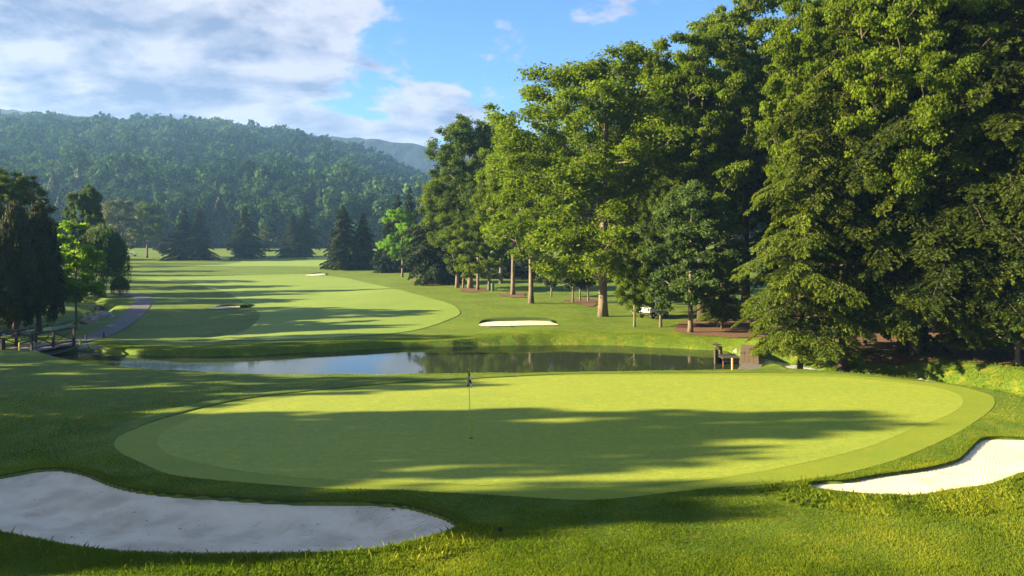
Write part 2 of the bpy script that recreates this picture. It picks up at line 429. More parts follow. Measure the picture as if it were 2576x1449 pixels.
L['pine'] = leaf_mat('leaf_pine', (.04,.06,.015), (.07,.10,.02), (.10,.13,.03), .25)
L['cedar'] = leaf_mat('leaf_cedar', (.020,.026,.008), (.035,.042,.011), (.06,.062,.014), .15)
L['willow'] = leaf_mat('leaf_willow', (.035,.06,.014), (.055,.09,.02), (.08,.125,.025), .4)
L['tan'] = leaf_mat('leaf_tan_elm', (.06,.065,.02), (.09,.095,.03), (.13,.13,.04), .35)
L['hill'] = leaf_mat('leaf_hill_wood', (.011,.028,.013), (.030,.063,.023), (.075,.125,.036), .2, spec=.0)

# ------------------------------------------------------------------ ground
def axis(lo, hi, step, ext_lo, ext_hi, g=1.07):
    a = list(np.arange(lo, hi+1e-6, step)); s = step
    while a[-1] < ext_hi: s *= g; a.append(a[-1]+s)
    b = []; s = step; c = lo
    while c > ext_lo: s *= g; c -= s; b.append(c)
    return np.array(b[::-1]+a)
def grid_faces(nx, ny):
    i = np.arange(nx-1)[None, :] + nx*np.arange(ny-1)[:, None]
    i = i.ravel(); return np.stack([i, i+1, i+1+nx, i+nx], 1)
def make_ground():
    xs = axis(-15.5, 19.5, .11, -1700, 1700, 1.05)
    y1 = np.arange(12.6, 25, .11); y2 = np.arange(25, 56, .17)
    a = [y2[-1]]; s = .17
    while a[-1] < 1700: s *= 1.035; a.append(a[-1]+s)
    b = []; c = 12.6; s = .11
    while c > -120: s *= 1.15; c -= s; b.append(c)
    ys = np.r_[b[::-1], y1, y2, a[1:]]
    X, Y = np.meshgrid(xs, ys)
    Z = T(X.ravel(), Y.ravel())
    V = np.stack([X.ravel(), Y.ravel(), Z], 1)
    # the camera stands on a rise behind
    V[:, 2] += 4.4*sstep(12.0, 1.0, V[:, 1])
    o = mesh_np('ground', V, grid_faces(len(xs), len(ys)), M['rough'], smooth=True)
    tag(o, kind='structure')
make_ground()

def sheet_star(name, outline, mat, off, rings=26, zfun=None):
    P = np.array(outline); c = P.mean(0); n = len(P)
    ts = np.linspace(0, 1, rings+1)[1:]**.8
    V = [np.array([c])]+[c+(P-c)*t for t in ts]
    XY = np.vstack(V)
    Z = (zfun or (lambda x, y: T1(x, y)+off))(XY[:, 0], XY[:, 1])
    f = [(0, 1+i, 1+(i+1) % n) for i in range(n)]
    for r in range(len(ts)-1):
        a = 1+r*n; b = a+n
        f += [(a+i, b+i, b+(i+1) % n, a+(i+1) % n) for i in range(n)]
    o = mesh_np(name, np.c_[XY, Z], f, mat, smooth=True); return tag(o, kind='structure')
def sheet_between(name, A, B, mat, off, nu, nv):
    A = resample(smooth_line(A, nu), nu); B = resample(smooth_line(B, nu), nu)
    t = np.linspace(0, 1, nv)[:, None, None]
    XY = (A[None]*(1-t)+B[None]*t).reshape(-1, 2)
    Z = T(XY[:, 0], XY[:, 1])+off
    o = mesh_np(name, np.c_[XY, Z], grid_faces(nu, nv), mat, smooth=True); return tag(o, kind='structure')

sheet_star('fringe', FRINGE, M['fringe'], .012, 30)
sheet_star('putting_green', GREEN, M['green'], .016, 30)
def sand_z(Lp):
    def f(x, y):
        d = sdf(x, y, Lp)
        return T1(x, y) - (.08 if Lp is BL else .05) - (.22 if Lp is BL else .16)*sstep(0, -2.6, d) + .03*fbm(x, y, 1.6, 2)*sstep(0, -.6, d)
    return f
def tri_sheet(name, outline, mat, zfun, step=.22):
    """any outline: interior grid points and the outline, Delaunay filled"""
    from mathutils.geometry import delaunay_2d_cdt
    P = np.array(outline)
    gx, gy = np.meshgrid(np.arange(P[:, 0].min(), P[:, 0].max(), step), np.arange(P[:, 1].min(), P[:, 1].max(), step))
    gx = gx.ravel()+rng.uniform(-.2, .2, gx.size)*step; gy = gy.ravel()+rng.uniform(-.2, .2, gy.size)*step
    k = sdf(gx, gy, P) < -step*.5
    pts = [Vector(p) for p in P]+[Vector((a, b)) for a, b in zip(gx[k], gy[k])]
    n = len(P)
    vs, es, fs, *_ = delaunay_2d_cdt(pts, [(i, (i+1) % n) for i in range(n)], [tuple(range(n))], 1, 1e-5)
    XY = np.array([tuple(v) for v in vs])
    o = mesh_np(name, np.c_[XY, zfun(XY[:, 0], XY[:, 1])], [tuple(f) for f in fs], mat, smooth=True)
    return tag(o, kind='structure')
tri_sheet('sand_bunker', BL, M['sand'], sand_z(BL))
tri_sheet('sand_bunker', BR, M['sand_smooth'], sand_z(BR))
def lip(name, outline, k0=0, k1=None, hgt=.04, dep=.13, flange=.35, closed=True):
    P = np.array(outline); n = len(P)
    area = np.sum(P[:, 0]*np.roll(P[:, 1], -1)-np.roll(P[:, 0], -1)*P[:, 1])
    tg = np.roll(P, -1, 0)-np.roll(P, 1, 0); nr = np.stack([tg[:, 1], -tg[:, 0]], 1)/np.linalg.norm(tg, axis=1)[:, None]
    if area < 0: nr = -nr
    rows = []
    for off, dz, base in ((flange, -.02, 1), (flange*.45, hgt*.8, 1), (.04, hgt, 1), (-.015, hgt*.3, 1), (.0, -dep, 1)):
        dz = dz*(1 if closed else np.clip((np.arange(n)-k0)/14, 0, 1)*np.clip((k1-np.arange(n))/14, 0, 1))
        Q = P+nr*off; z = T1(Q[:, 0], Q[:, 1])+dz + (.012*fbm(Q[:, 0], Q[:, 1], .3, 2)*(np.max(dz) > 0))
        rows.append(np.c_[Q, z])
    V = np.vstack(rows); f = []
    rngi = range(n) if closed else range(k0, k1)
    for r in range(len(rows)-1):
        for i in rngi:
            j = (i+1) % n; f.append((r*n+i, r*n+j, (r+1)*n+j, (r+1)*n+i))
    return V, f, nr
for Lp in (BL, BR):
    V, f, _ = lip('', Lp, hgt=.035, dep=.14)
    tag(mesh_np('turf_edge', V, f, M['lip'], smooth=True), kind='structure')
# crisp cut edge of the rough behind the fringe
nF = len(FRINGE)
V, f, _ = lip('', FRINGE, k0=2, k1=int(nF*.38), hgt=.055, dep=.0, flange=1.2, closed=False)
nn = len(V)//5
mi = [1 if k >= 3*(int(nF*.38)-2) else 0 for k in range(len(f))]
tag(mesh_np('rough_edge', V, f, None, mats=[M['rough'], M['edge_soil_shade']], midx=mi, smooth=True), kind='structure')

# fairway, mulch beds, path
A = [(480,857),(600,838),(640,815),(652,790),(613,761),(566,736),(488,717),(400,706),(330,700)]
B = [(700,857),(1000,838),(1113,811),(1157,785),(1106,757),(998,728),(906,708),(850,697),(760,690)]
sheet_between('fairway', [hit(*p) for p in A], [hit(*p) for p in B], M['fairway'], .03, 160, 60)
def X_at(px, Y): return (px-CX)*Y/F
sheet_between('far_fairway', [(-75,178),(-72,205),(-78,232)], [(-30,176),(-25,205),(-30,232)], M['fairway'], .05, 40, 40)
A = [(1695,833),(1736,842),(1803,847),(1851,851),(1913,849),(2012,868),(2162,886),(2283,900),(2463,914),(2576,922),(2720,930),(2950,938)]
B = [(1709,811),(1745,805),(1790,801),(1850,800),(1930,800),(2030,800),(2160,800),(2300,800),(2450,800),(2576,800),(2720,800),(2950,800)]
sheet_between('mulch_ground', [hit(*p) for p in A], [hit(*p) for p in B], M['mulch'], .035, 160, 60)
for (px, py, rx, ry) in ((1086,711,46,1.6),(1195,729,40,1.2),(1293,743,34,1.3),(1470,760,40,1.5)):
    c = hit(px, py); rx = rx*c[1]/F; ry = ry*c[1]/8*.28
    t = np.linspace(0, 2*math.pi, 40, endpoint=False)
    w = 1+.25*np.sin(3*t+px)+.12*np.sin(7*t+py)
    sheet_star('mulch_bed', np.c_[c[0]+rx*w*np.cos(t), c[1]+ry*w*np.sin(t)], M['mulch'], .05, 6, zfun=lambda x, y: T(x, y)+.05)
PATH = smooth_line([(-34.5,36.5),(-31.5,41),(-29.9,44.5),(-29.1,47.2),(-28.9,49.6),(-29.2,52.6),(-29.5,56),(-30.4,60.5),(-32.0,66),(-34.4,73),(-37.6,81),(-42,90),(-50,100)], 90)
def strip_lines(C, w):
    tg = np.gradient(C, axis=0); nr = np.stack([tg[:, 1], -tg[:, 0]], 1)/np.linalg.norm(tg, axis=1)[:, None]
    return C+nr*w/2, C-nr*w/2
a, b = strip_lines(PATH, 1.75)
XY = np.vstack([a*(1-t)+b*t for t in np.linspace(0, 1, 7)])
zb = T0(XY[:, 0], XY[:, 1])+.04
tag(mesh_np('path', np.c_[XY, zb], grid_faces(len(a), 7), M['asphalt'], smooth=True), kind='structure')

# far bunkers (shallow sand with a raised far lip)
def far_bunker(pts, name='sand_bunker'):
    P = smooth_line([hit(*p) for p in pts], 60, True)
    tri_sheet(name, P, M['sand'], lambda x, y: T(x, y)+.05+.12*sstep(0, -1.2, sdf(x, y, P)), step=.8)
    # the turf shoulder behind it
    c = P.mean(0); far = P[P[:, 1] > c[1]]; far = far[np.argsort(far[:, 0])]
    rows = []
    for dy, dz in ((-.1,.05),(.05,.30),(.9,.26),(2.6,.0)):
        rows.append(np.c_[far[:, 0], far[:, 1]+dy, T(far[:, 0], far[:, 1]+dy)+dz*np.sin(np.linspace(0.05, math.pi-.05, len(far)))**.5-.01])
    tag(mesh_np('turf_edge', np.vstack(rows), grid_faces(len(far), 4), M['lip'], smooth=True), kind='structure')
far_bunker([(1205,817),(1225,812),(1290,809.5),(1370,809),(1392,814),(1402,819),(1330,820),(1240,822),(1212,821)])
far_bunker([(768,693),(790,690),(812,689.5),(818,692),(795,693.5)])
far_bunker([(526,777),(560,773),(612,771.5),(618,774),(575,777),(540,779)])

# water
def water_sheet(name, pts_xy, z, mat):
    xs = np.linspace(pts_xy[0], pts_xy[1], 60); ys = np.linspace(pts_xy[2], pts_xy[3], 60)
    X, Y = np.meshgrid(xs, ys)
    tag(mesh_np(name, np.c_[X.ravel(), Y.ravel(), np.full(X.size, z)], grid_faces(60, 60), mat, smooth=True), kind='structure')
# pond surface: one sheet bounded by the banks
OUT = np.array([(-60,98),(-50,98),(-34,66),(-34,58),(-33,52.5),(-27,53.5),(-20,52.5),(-5,56.5),(8,56.5),(13.8,52.5),(12.9,45.4),(12.0,42.0),(11.4,39.6),(5,38.3),(-5,37.3),(-14,38.5),(-22,42),(-26,45),(-34,46.2),(-41,52),(-42,66),(-47,78)])
tri_sheet('water', OUT, M['water'], lambda x, y: np.full(np.shape(x), WATER), step=1.5)
a, b = strip_lines(resample(GULLY, 60), 2.6)
XY = np.vstack([a*(1-t)+b*t for t in np.linspace(0, 1, 9)])
zz = np.interp(XY[:, 0], [12, 14.4, 15.6, 18, 48], [-.86, -.80, -.98, -1.2, -1.38]) + .05*fbm(XY[:, 0], XY[:, 1], .5, 2)
tag(mesh_np('rapid_water', np.c_[XY, zz], grid_faces(60, 9), M['rapid'], smooth=True), kind='structure')

# ------------------------------------------------------------------ trees
def unit(v): return v/np.maximum(np.linalg.norm(v, axis=-1, keepdims=True), 1e-9)
def cards(P, A, B):
    n = len(P); V = np.stack([P-A, P-B, P+A, P+B], 1).reshape(-1, 3)
    return V, np.arange(4*n).reshape(n, 4)
def frames(Nrm, g):
    r = unit(g.normal(size=Nrm.shape)); a = unit(np.cross(Nrm, r)); b = np.cross(Nrm, a); return a, b

def trunk_mb(H, r0, lean=(0,0), seed=0, n=10, top=.9, flare=1.6, rtop=.25):
    g = np.random.default_rng(seed); mb = MB(); pts = []; rad = []
    ph = g.uniform(0, 6, 4); K = 14
    for i in range(K+1):
        t = i/K; h = t*H*top
        pts.append((lean[0]*t*H+.012*H*math.sin(4*t+ph[0])*t, lean[1]*t*H+.012*H*math.sin(3.3*t+ph[1])*t, h-.15*(i == 0)))
        rr = r0*(1-(1-rtop)*t)
        rr *= 1+(flare-1)*math.exp(-h/ (r0*1.6)) + .06*math.sin(11*t+ph[2])
        rad.append(rr)
    mb.tube(pts, rad, n); return mb, np.array(pts), np.array(rad)

def deciduous(name, seed, H, RC, base=.3, nclump=110, ncard=50000, leaf=.09, wood=None, leafm=None, r0=.33, shape=1.0, flat=.55, cl=1.0, lean=(0,0), droop=0.0):
    """trunk, limbs grown to a cloud of leaf clumps, leaf cards in the clumps"""
    g = np.random.default_rng(seed)
    mb, tp, tr = trunk_mb(H, r0, lean, seed, flare=1.3)
    zc = H*(base+1)/2; hz = H*(1-base)/2
    C = []
    while len(C) < nclump:
        vz = g.uniform(-1, 1); aa = g.uniform(0, 2*math.pi); rr = g.random()**.38
        pr = (1-abs(vz)**(2.6 if vz > 0 else 4.5))**.5
        u = np.array([math.cos(aa)*pr, math.sin(aa)*pr, vz])
        bump = 1+.24*math.sin(3*u[0]+2.1*u[2]+seed)*math.cos(2.7*u[1]+seed*1.7)+g.normal()*.07
        w = (1-.18*shape*max(u[2], 0)) if u[2] > 0 else (1-.10*abs(u[2]))
        p = np.array([u[0]*RC*rr*bump*w, u[1]*RC*rr*bump*w, zc+u[2]*hz*(.72+.28*rr)*min(bump, 1.06)])
        p[:2] += np.array(lean)*p[2]
        if p[2] > H*.985 or p[2] < H*base*.9: continue
        if len(C) and np.min(np.linalg.norm((np.array(C)-p)*[1,1,1.4], axis=1)) < RC*.13: 
            if g.random() < .8: continue
        C.append(p)
    C = np.array(C)
    # limbs
    nodes = [tuple(tp[i]) for i in range(len(tp)) if tp[i][2] > H*base*.55]; par = [-1]+list(range(len(nodes)-1)); cnt = [0]*len(nodes)
    ntr = len(nodes); order = np.argsort(np.linalg.norm(C[:, :2], axis=1)+.3*np.abs(C[:, 2]-zc))
    for ci in order:
        c = C[ci]; Pn = np.array(nodes)
        dv = c-Pn; d = np.linalg.norm(dv, axis=1); up = dv[:, 2]/np.maximum(d, 1e-6)
        cost = d*(1+1.2*np.maximum(.25-up, 0)); cost[:ntr] *= .93
        k = int(np.argmin(cost)); p0 = Pn[k]; m = max(2, int(d[k]/.8))
        mid = (p0+c)/2+g.normal(size=3)*.07*d[k]+np.array([0, 0, -.08*d[k]])
        prev = k
        for j in range(1, m+1):
            t = j/m; q = (1-t)**2*p0+2*t*(1-t)*mid+t*t*c; q = q-np.array([0,0,(.12 if j == m else 0)])
            nodes.append(tuple(q)); par.append(prev); cnt.append(0); prev = len(nodes)-1
        q = prev
        while q >= 0: cnt[q] += 1; q = par[q]
    tot = float(nclump)
    for i in range(ntr, len(nodes)):
        p = par[i]; ra = r0*math.sqrt(cnt[i]/tot)*1.0+.014; rb = r0*math.sqrt(max(cnt[p], 1)/tot)*1.0+.014
        if p < ntr: rb = ra*1.3
        mb.tube([nodes[p], nodes[i]], [min(rb, ra*1.6), ra], 5, cap=False)
    # cards
    rad = RC*.20*cl*g.uniform(.65, 1.35, nclump)
    wgt = rad**2; idx = g.choice(nclump, ncard, p=wgt/wgt.sum())
    u = unit(g.normal(size=(ncard, 3))); rr = (g.random(ncard)**.45)*(1+g.normal(size=ncard)*.13)
    sub = unit(g.normal(size=(nclump*7, 3))); si = idx*7+g.integers(0, 7, ncard)   # sub lobes make the clump ragged
    off = (u*.62+sub[si]*.62)*rr[:, None]*rad[idx][:, None]; off[:, 2] *= flat
    off[:, 2] -= droop*np.linalg.norm(off[:, :2], axis=1)**1.3
    P = C[idx]+off
    nr = unit(off*.9/rad[idx][:, None]+g.normal(size=(ncard, 3))*.65+np.array([0, 0, .45]))
    a, b = frames(nr, g); s = leaf*g.uniform(.6, 1.35, ncard)[:, None]
    V, Fc = cards(P, a*s, b*s*.62)
    tint = np.clip(.5+.22*g.normal(size=nclump)[idx]+.16*g.normal(size=ncard), 0, 1)
    return finish(name, mb, V, Fc, tint, leafm, wood, H, RC)

PROTO = {}
def finish(name, mb, V, Fc, tint, leafm, wood, H, RC):
    root = empty(name)
    mb.build('trunk', wood, root, smooth=True)
    mesh_np('crown', V, Fc, leafm, root, tint=tint)
    return dict(root=root, H=H, R=RC, used=False)

def conifer(name, seed, H, RC, base=.05, ncard=40000, leaf=.2, wd=.3, wood=None, leafm=None, r0=.25, step=.42, droop=.25, irr=.25, flatcard=.6, power=.85, twig=.4, ragged=.35, perw=6):
    g = np.random.default_rng(seed)
    mb, tp, tr = trunk_mb(H, r0, (0,0), seed, 9, .99, 1.5, .06)
    B0 = []; D = []; Ln = []; Up = []
    z = H*base; ph = 0
    while z < H*.985:
        t = (z/H-base)/(1-base)
        n = max(3, int(perw*(1-.4*t)+g.integers(0, 2)))
        prof = (1-t)**power*(1-.25*math.exp(-t*14))
        for k in range(n):
            az = ph+2*math.pi*k/n+g.normal()*.25
            l = RC*prof*(1+irr*g.normal()*.6)*(1+.25*math.sin(az*2+seed+z*.35)) + .12
            l = max(l, .1)
            B0.append((0,0,z+g.normal()*step*.25)); D.append((math.cos(az), math.sin(az), 0)); Ln.append(l); Up.append(.25+.5*t+g.normal()*.08)
        z += step*(1+.3*g.normal())*(1-.35*t) if True else 0; ph += 2.4
        z = max(z, B0[-1][2]+.08)
    B0 = np.array(B0); D = np.array(D); Ln = np.array(Ln); Up = np.array(Up); nb = len(Ln)
    def bpos(i, t):
        l = Ln[i]; return B0[i]+D[i]*(l*t)[:, None]+np.stack([0*t, 0*t, l*(Up[i]*t-(Up[i]+droop)*t**2)], 1)
    for i in range(nb):
        if Ln[i] < .35: continue
        tt = np.linspace(0, .92, 5); pts = bpos(np.full(5, i), tt)
        mb.tube(pts.tolist(), [max(.008, .016*Ln[i]*(1-t)+.008) for t in tt], 4, cap=False)
    w = Ln**1.35; i = g.choice(nb, ncard, p=w/w.sum())
    # twigs along the branch, cards along the twig
    ntw = 14
    tk = g.integers(0, ntw, ncard); tt = .12+.88*((tk+.5)/ntw)**.8+g.normal(size=ncard)*.012; tt = np.clip(tt, .05, 1.02)
    side = np.where(g.random(ncard) < .5, -1., 1.)
    hsh = np.modf(np.abs(np.sin(i*12.9898+tk*78.233+side*3.1)*43758.5453))[0]
    tl = Ln[i]*twig*(1.08-tt)**.7*(1-ragged+2*ragged*hsh)+.05
    u = g.random(ncard)**.8
    Pb = bpos(i, tt); perp = np.stack([-D[i][:, 1], D[i][:, 0], 0*tt], 1)*side[:, None]
    fw = D[i]*.75
    dirt = unit(perp+fw)
    P = Pb+dirt*(tl*u)[:, None]; P[:, 2] -= (wd*tl*u**1.6)+np.abs(g.normal(size=ncard))*.05*leaf/.2*2
    P += g.normal(size=(ncard, 3))*leaf*.18
    a = unit(dirt+g.normal(size=(ncard, 3))*.45+np.array([0, 0, -.35-.3*u.mean()]))
    nr = unit(np.array([0, 0, 1.])*flatcard+g.normal(size=(ncard, 3))*(1-flatcard)+D[i]*.25)
    b = unit(np.cross(nr, a)); s = leaf*g.uniform(.6, 1.3, ncard)[:, None]
    V, Fc = cards(P, a*s, b*s*.42)
    tint = np.clip(.28+.45*u*tt+.18*g.normal(size=nb)[i]+.13*g.normal(size=ncard), 0, 1)
    return finish(name, mb, V, Fc, tint, leafm, wood, H, RC)

def cedar(name, seed, H, RC, ncard=45000, leaf=.11):
    g = np.random.default_rng(seed); mb, tp, tr = trunk_mb(H, .3, (0,0), seed, 9, .9, 1.5, .1)
    K = 420; t = g.random(K)**.8; az = g.uniform(0, 6.28, K)
    prof = np.interp(t, [0, .12, .35, .6, .85, 1], [.7, .95, 1., .82, .45, .05])
    rr = RC*prof*g.uniform(.55, 1.0, K)*(1+.12*np.sin(az*3+t*9))
    C = np.stack([rr*np.cos(az), rr*np.sin(az), H*(.13+.85*t)], 1)
    i = g.integers(0, K, ncard); cr = RC*.17*g.uniform(.6, 1.4, K)
    off = unit(g.normal(size=(ncard, 3)))*(g.random(ncard)**.5)[:, None]*cr[i][:, None]; off[:, 2] *= 1.7
    P = C[i]+off; o2 = unit(np.stack([np.cos(az[i]), np.sin(az[i]), 0*az[i]], 1))
    nr = unit(o2+g.normal(size=(ncard, 3))*.7); a = unit(np.array([0,0,1.])+o2*.35+g.normal(size=(ncard, 3))*.4); b = unit(np.cross(nr, a))
    s = leaf*g.uniform(.7, 1.4, ncard)[:, None]; V, Fc = cards(P, a*s*1.3, b*s*.5)
    return finish(name, mb, V, Fc, np.clip(.45+.2*g.normal(size=K)[i]+.15*g.normal(size=ncard), 0, 1), L['cedar'], M['bark_dark'], H, RC)

def willow(name, seed, H, RC, ncard=30000, leaf=.16):
    g = np.random.default_rng(seed); mb, tp, tr = trunk_mb(H, .35, (0,0), seed, 9, .7, 1.5, .3)
    K = 520; az = g.uniform(0, 6.28, K); q = g.random(K)**.6
    x, y = RC*q*np.cos(az), RC*q*np.sin(az); top = H*(.50+.47*np.sqrt(np.clip(1-q**2, 0, 1)))*g.uniform(.86, 1.02, K)
    ln = np.minimum(top-H*.06, H*g.uniform(.2, .62, K)*(.5+.6*q))
    for k in range(26):
        a = g.integers(0, K); mb.tube([(0,0,H*.4), (x[a]*.5, y[a]*.5, (H*.45+top[a])/2+.6), (x[a], y[a], top[a])], [.12,.07,.02], 5, cap=False)
    i = g.integers(0, K, ncard); u = g.random(ncard)
    P = np.stack([x[i]*(1+.12*np.sin(u*3)), y[i]*(1+.12*np.sin(u*3)), top[i]-ln[i]*u], 1)+g.normal(size=(ncard, 3))*.13
    nr = unit(g.normal(size=(ncard, 3))*.6+np.stack([np.cos(az[i]), np.sin(az[i]), 0*u], 1)); a = unit(np.array([0,0,-1.])+g.normal(size=(ncard, 3))*.3); b = unit(np.cross(nr, a))
    s = leaf*g.uniform(.7, 1.3, ncard)[:, None]; V, Fc = cards(P, a*s, b*s*.35)
    return finish(name, mb, V, Fc, np.clip(.5+.2*g.normal(size=K)[i]+.12*g.normal(size=ncard), 0, 1), L['willow'], M['bark'], H, RC)

FULL = 1.0
PROTO['oak'] = deciduous('oak_tree', 21, 22, 7.6, .17, 310, int(160000*FULL), .112, M['bark'], L['oak'], .33, 1.0, .66, .70)
PROTO['oak2'] = deciduous('oak_tree', 34, 23, 6.6, .29, 230, int(120000*FULL), .12, M['bark'], L['oakdark'], .36, .9, .68, .70)
PROTO['maple'] = deciduous('maple_tree', 45, 14, 4.6, .17, 160, int(110000*FULL), .115, M['bark'], L['maple'], .24, 1.0, .62, .84, droop=.08)
PROTO['young'] = deciduous('young_maple_tree', 52, 7.5, 2.0, .22, 60, int(16000*FULL), .10, M['bark'], L['young'], .10, .8, .7, 1.1)
PROTO['small'] = deciduous('small_oak_tree', 61, 9, 3.6, .25, 70, int(24000*FULL), .12, M['bark'], L['oak'], .20, .9, .6, 1.0)
PROTO['tall'] = deciduous('tall_oak_tree', 77, 27, 7.0, .36, 270, int(130000*FULL), .125, M['bark_dark'], L['tall'], .42, .8, .55, .66)
PROTO['hem'] = conifer('hemlock_tree', 81, 14, 4.0, .12, int(115000*FULL), .085, .30, M['bark_dark'], L['hemlock'], .20, .42, .14, .5, .55, .7, .42, .5, 7)
PROTO['hem2'] = conifer('tall_hemlock_tree', 93, 25, 5.6, .17, int(150000*FULL), .125, .55, M['bark_dark'], L['hemdark'], .34, .62, .32, .5, .55, .55, .40, .5, 7)
PROTO['spruce'] = conifer('spruce_tree', 101, 15, 3.4, .03, int(32000*FULL), .20, .9, M['bark_dark'], L['spruce'], .22, .40, .30, .45, .35, .85, .34, .3, 7)
PROTO['spruce2'] = conifer('spruce_tree', 113, 19, 4.0, .05, int(36000*FULL), .22, .9, M['bark_dark'], L['spruce'], .26, .55, .22, .6, .35, .9, .34, .35, 7)
PROTO['pine'] = conifer('pine_tree', 121, 9, 3.2, .18, 9000, .20, .1, M['bark'], L['pine'], .14, .95, -.1, .4, .5, .6, .3, .5, 5)
PROTO['cedar'] = cedar('cedar_tree', 131, 9, 2.6, int(60000*FULL), .09)
PROTO['willow'] = willow('willow_tree', 141, 8, 3.2, int(34000*FULL), .13)
PROTO['tan'] = deciduous('elm_tree', 151, 17, 7, .2, 80, 16000, .26, M['bark'], L['tan'], .4, .9, .55, .85)

def copy_tree(root):
    r = root.copy(); COL.objects.link(r)
    for ch in list(root.children):
        c = ch.copy(); COL.objects.link(c); c.parent = r
    return r
def put(kind, x, y, H=None, Rad=None, rot=0, label='', cat='tree', group=None, z=None, tilt=(0,0), leafm=None):
    p = PROTO[kind]
    r = p['root'] if not p['used'] else copy_tree(p['root'])
    p['used'] = True
    s = (H or p['H'])/p['H']; sx = s if Rad is None else Rad/p['R']
    r.location = (x, y, (ground(x, y) if z is None else z)-.05); r.scale = (sx, sx, s); r.rotation_euler = (tilt[0], tilt[1], rot)
    tag(r, label, cat, group)
    if leafm:
        for c in r.children:
            if c.name.startswith('crown'):
                c.material_slots[0].link = 'OBJECT'; c.material_slots[0].material = leafm
    return r
def pt(kind, px, base, top, hw, rot, label, Y=None, group=None, leafm=None, tilt=(0,0)):
    """stand a tree where the survey puts its foot"""
    if Y is None: x, Y = hit(px, base)
    else: x = X_at(px, Y)
    z = ground(x, Y)
    if hw and kind in ('oak','oak2','maple','small','tall','young','tan'): hw *= 1.06
    H = CZ+(YH-top)*Y/F-z
    return put(kind, x, Y, H, hw*Y/F if hw else None, rot, label, group=group, leafm=leafm, tilt=tilt)

# --- left side
pt('cedar', 40, 845, 522, 64, .4, 'dark dense cedar with pointed top, leftmost by the footbridge', group='pair of dark cedars beside the footbridge')
pt('cedar', 98, 839, 522, 58, 2.1, 'dark dense cedar by the footbridge, right one next to the bright young maple', group='pair of dark cedars beside the footbridge')
pt('oak2', 20, 800, 425, 100, 1.0, 'tall dark green tree rising behind the two cedars at the left edge', Y=66)
pt('young', 192, 829, 550, 62, .2, 'slender bright yellow-green young maple beside the stream')
pt('willow', 258, 747, 560, 58, .5, 'weeping willow with drooping branches behind the bright young maple')
pt('willow', 302, 742, 692, 20, 1.5, 'low weeping shrub at the right foot of the willow')
pt('maple', 214, 757, 462, 40, 2.7, 'tall pointed green tree rising above the willow', Y=96, leafm=L['willow'])
pt('tan', 308, 656, 500, 62, .7, 'pale brownish elm with a spreading crown, right of the pointed tree')
pt('spruce', 165, 656, 515, 36, .7, 'dusky spruce half hidden between the cedars and the pointed tree', Y=200)
pt('small', 410, 652, 598, 20, 1.7, 'small round grey-green tree left of the spruce pair', leafm=L['spruce'])
# --- spruces in the middle distance
pt('spruce2', 462, 653, 516, 40, .3, 'broad dark spruce, left one of the overlapping pair in mid valley')
pt('spruce2', 500, 654, 514, 34, 2.2, 'dark spruce overlapping the right side of the broad spruce in mid valley')
pt('spruce', 616, 651, 516, 41, 1.1, 'single dark spruce left of the small open pine')
pt('pine', 667, 646, 558, 32, .4, 'small open-branched pine between the dark spruces')
pt('spruce', 735, 647, 530, 34, 3.0, 'dark spruce just right of the small open pine')
pt('spruce2', 766, 646, 504, 30, 4.0, 'thin-topped brownish spruce behind the spruce right of the pine')
pt('spruce', 862, 678, 512, 50, 5.1, 'large dark pyramid spruce at the far end of the fairway')
pt('spruce', 914, 678, 535, 40, .9, 'dark spruce touching the right side of the large pyramid spruce')
pt('spruce', 972, 686, 538, 30, .1, 'brownish narrow spruce at the left end of the right-hand tree row')
pt('spruce2', 1000, 684, 485, 44, 1.9, 'dark spruce behind the light green tree at the end of the row')
pt('spruce2', 1030, 684, 466, 36, 2.9, 'thin-tipped spruce standing behind the end of the row')
pt('small', 1012, 697, 528, 52, 1.3, 'light green broadleaf tree at the left end of the right-hand row', leafm=L['maple'])
pt('spruce2', 1100, 712, 407, 72, .5, 'tall dark spruce with layered branches, highest spike of the row')
pt('small', 1080, 711, 590, 62, .2, 'low spreading green tree in front of the tall layered spruce')
pt('oak2', 1183, 726, 292, 112, .4, 'tall oak with an open knobbly top, tallest left of the big oak')
pt('oak2', 1150, 724, 425, 80, 2.4, 'oak with a leaning trunk left of the knobbly-topped oak', leafm=L['oak'])
pt('maple', 1202, 730, 520, 70, 1.4, 'green tree with a slim trunk in front of the knobbly-topped oak', leafm=L['oak'])
pt('small', 1165, 725, 590, 52, 4.4, 'small leafy tree with a slanting trunk in the right-hand row', tilt=(0,-.08))
pt('oak2', 1231, 731, 380, 66, 3.7, 'oak with a pale slim trunk beside the green bin')
pt('oak2', 1260, 722, 285, 74, 5.0, 'dark crowned oak behind the pale slim trunk', Y=112)
pt('oak2', 1290, 742, 330, 92, 1.1, 'oak with a thick grey trunk between the bin and the knotted trunk', leafm=L['oak'])
pt('oak2', 1336, 763, 335, 110, 2.6, 'oak with a thick knotted brown trunk standing alone on the grass', leafm=L['oak'])
pt('oak', 1517, 796, 128, 262, .35, 'biggest spreading oak of the fairway edge, its crown reaching over the grass')
pt('spruce', 1285, 705, 560, 70, 2.0, 'dark spruce behind the trunks of the row', Y=125)
for px, by, top, hw, r, lb in ((1387,746,640,40,.3,'small green tree in the gap between the knotted trunk and big oak'),
        (1441,761,625,46,1.8,'small tree with a slanting trunk just left of the big oak trunk'),
        (1459,757,610,40,2.9,'small tree with a short straight trunk left of the big oak trunk'),
        (1480,759,600,42,4.1,'small dark-trunked tree closest behind the big oak trunk')):
    pt('small', px, by, top, hw, r, lb)
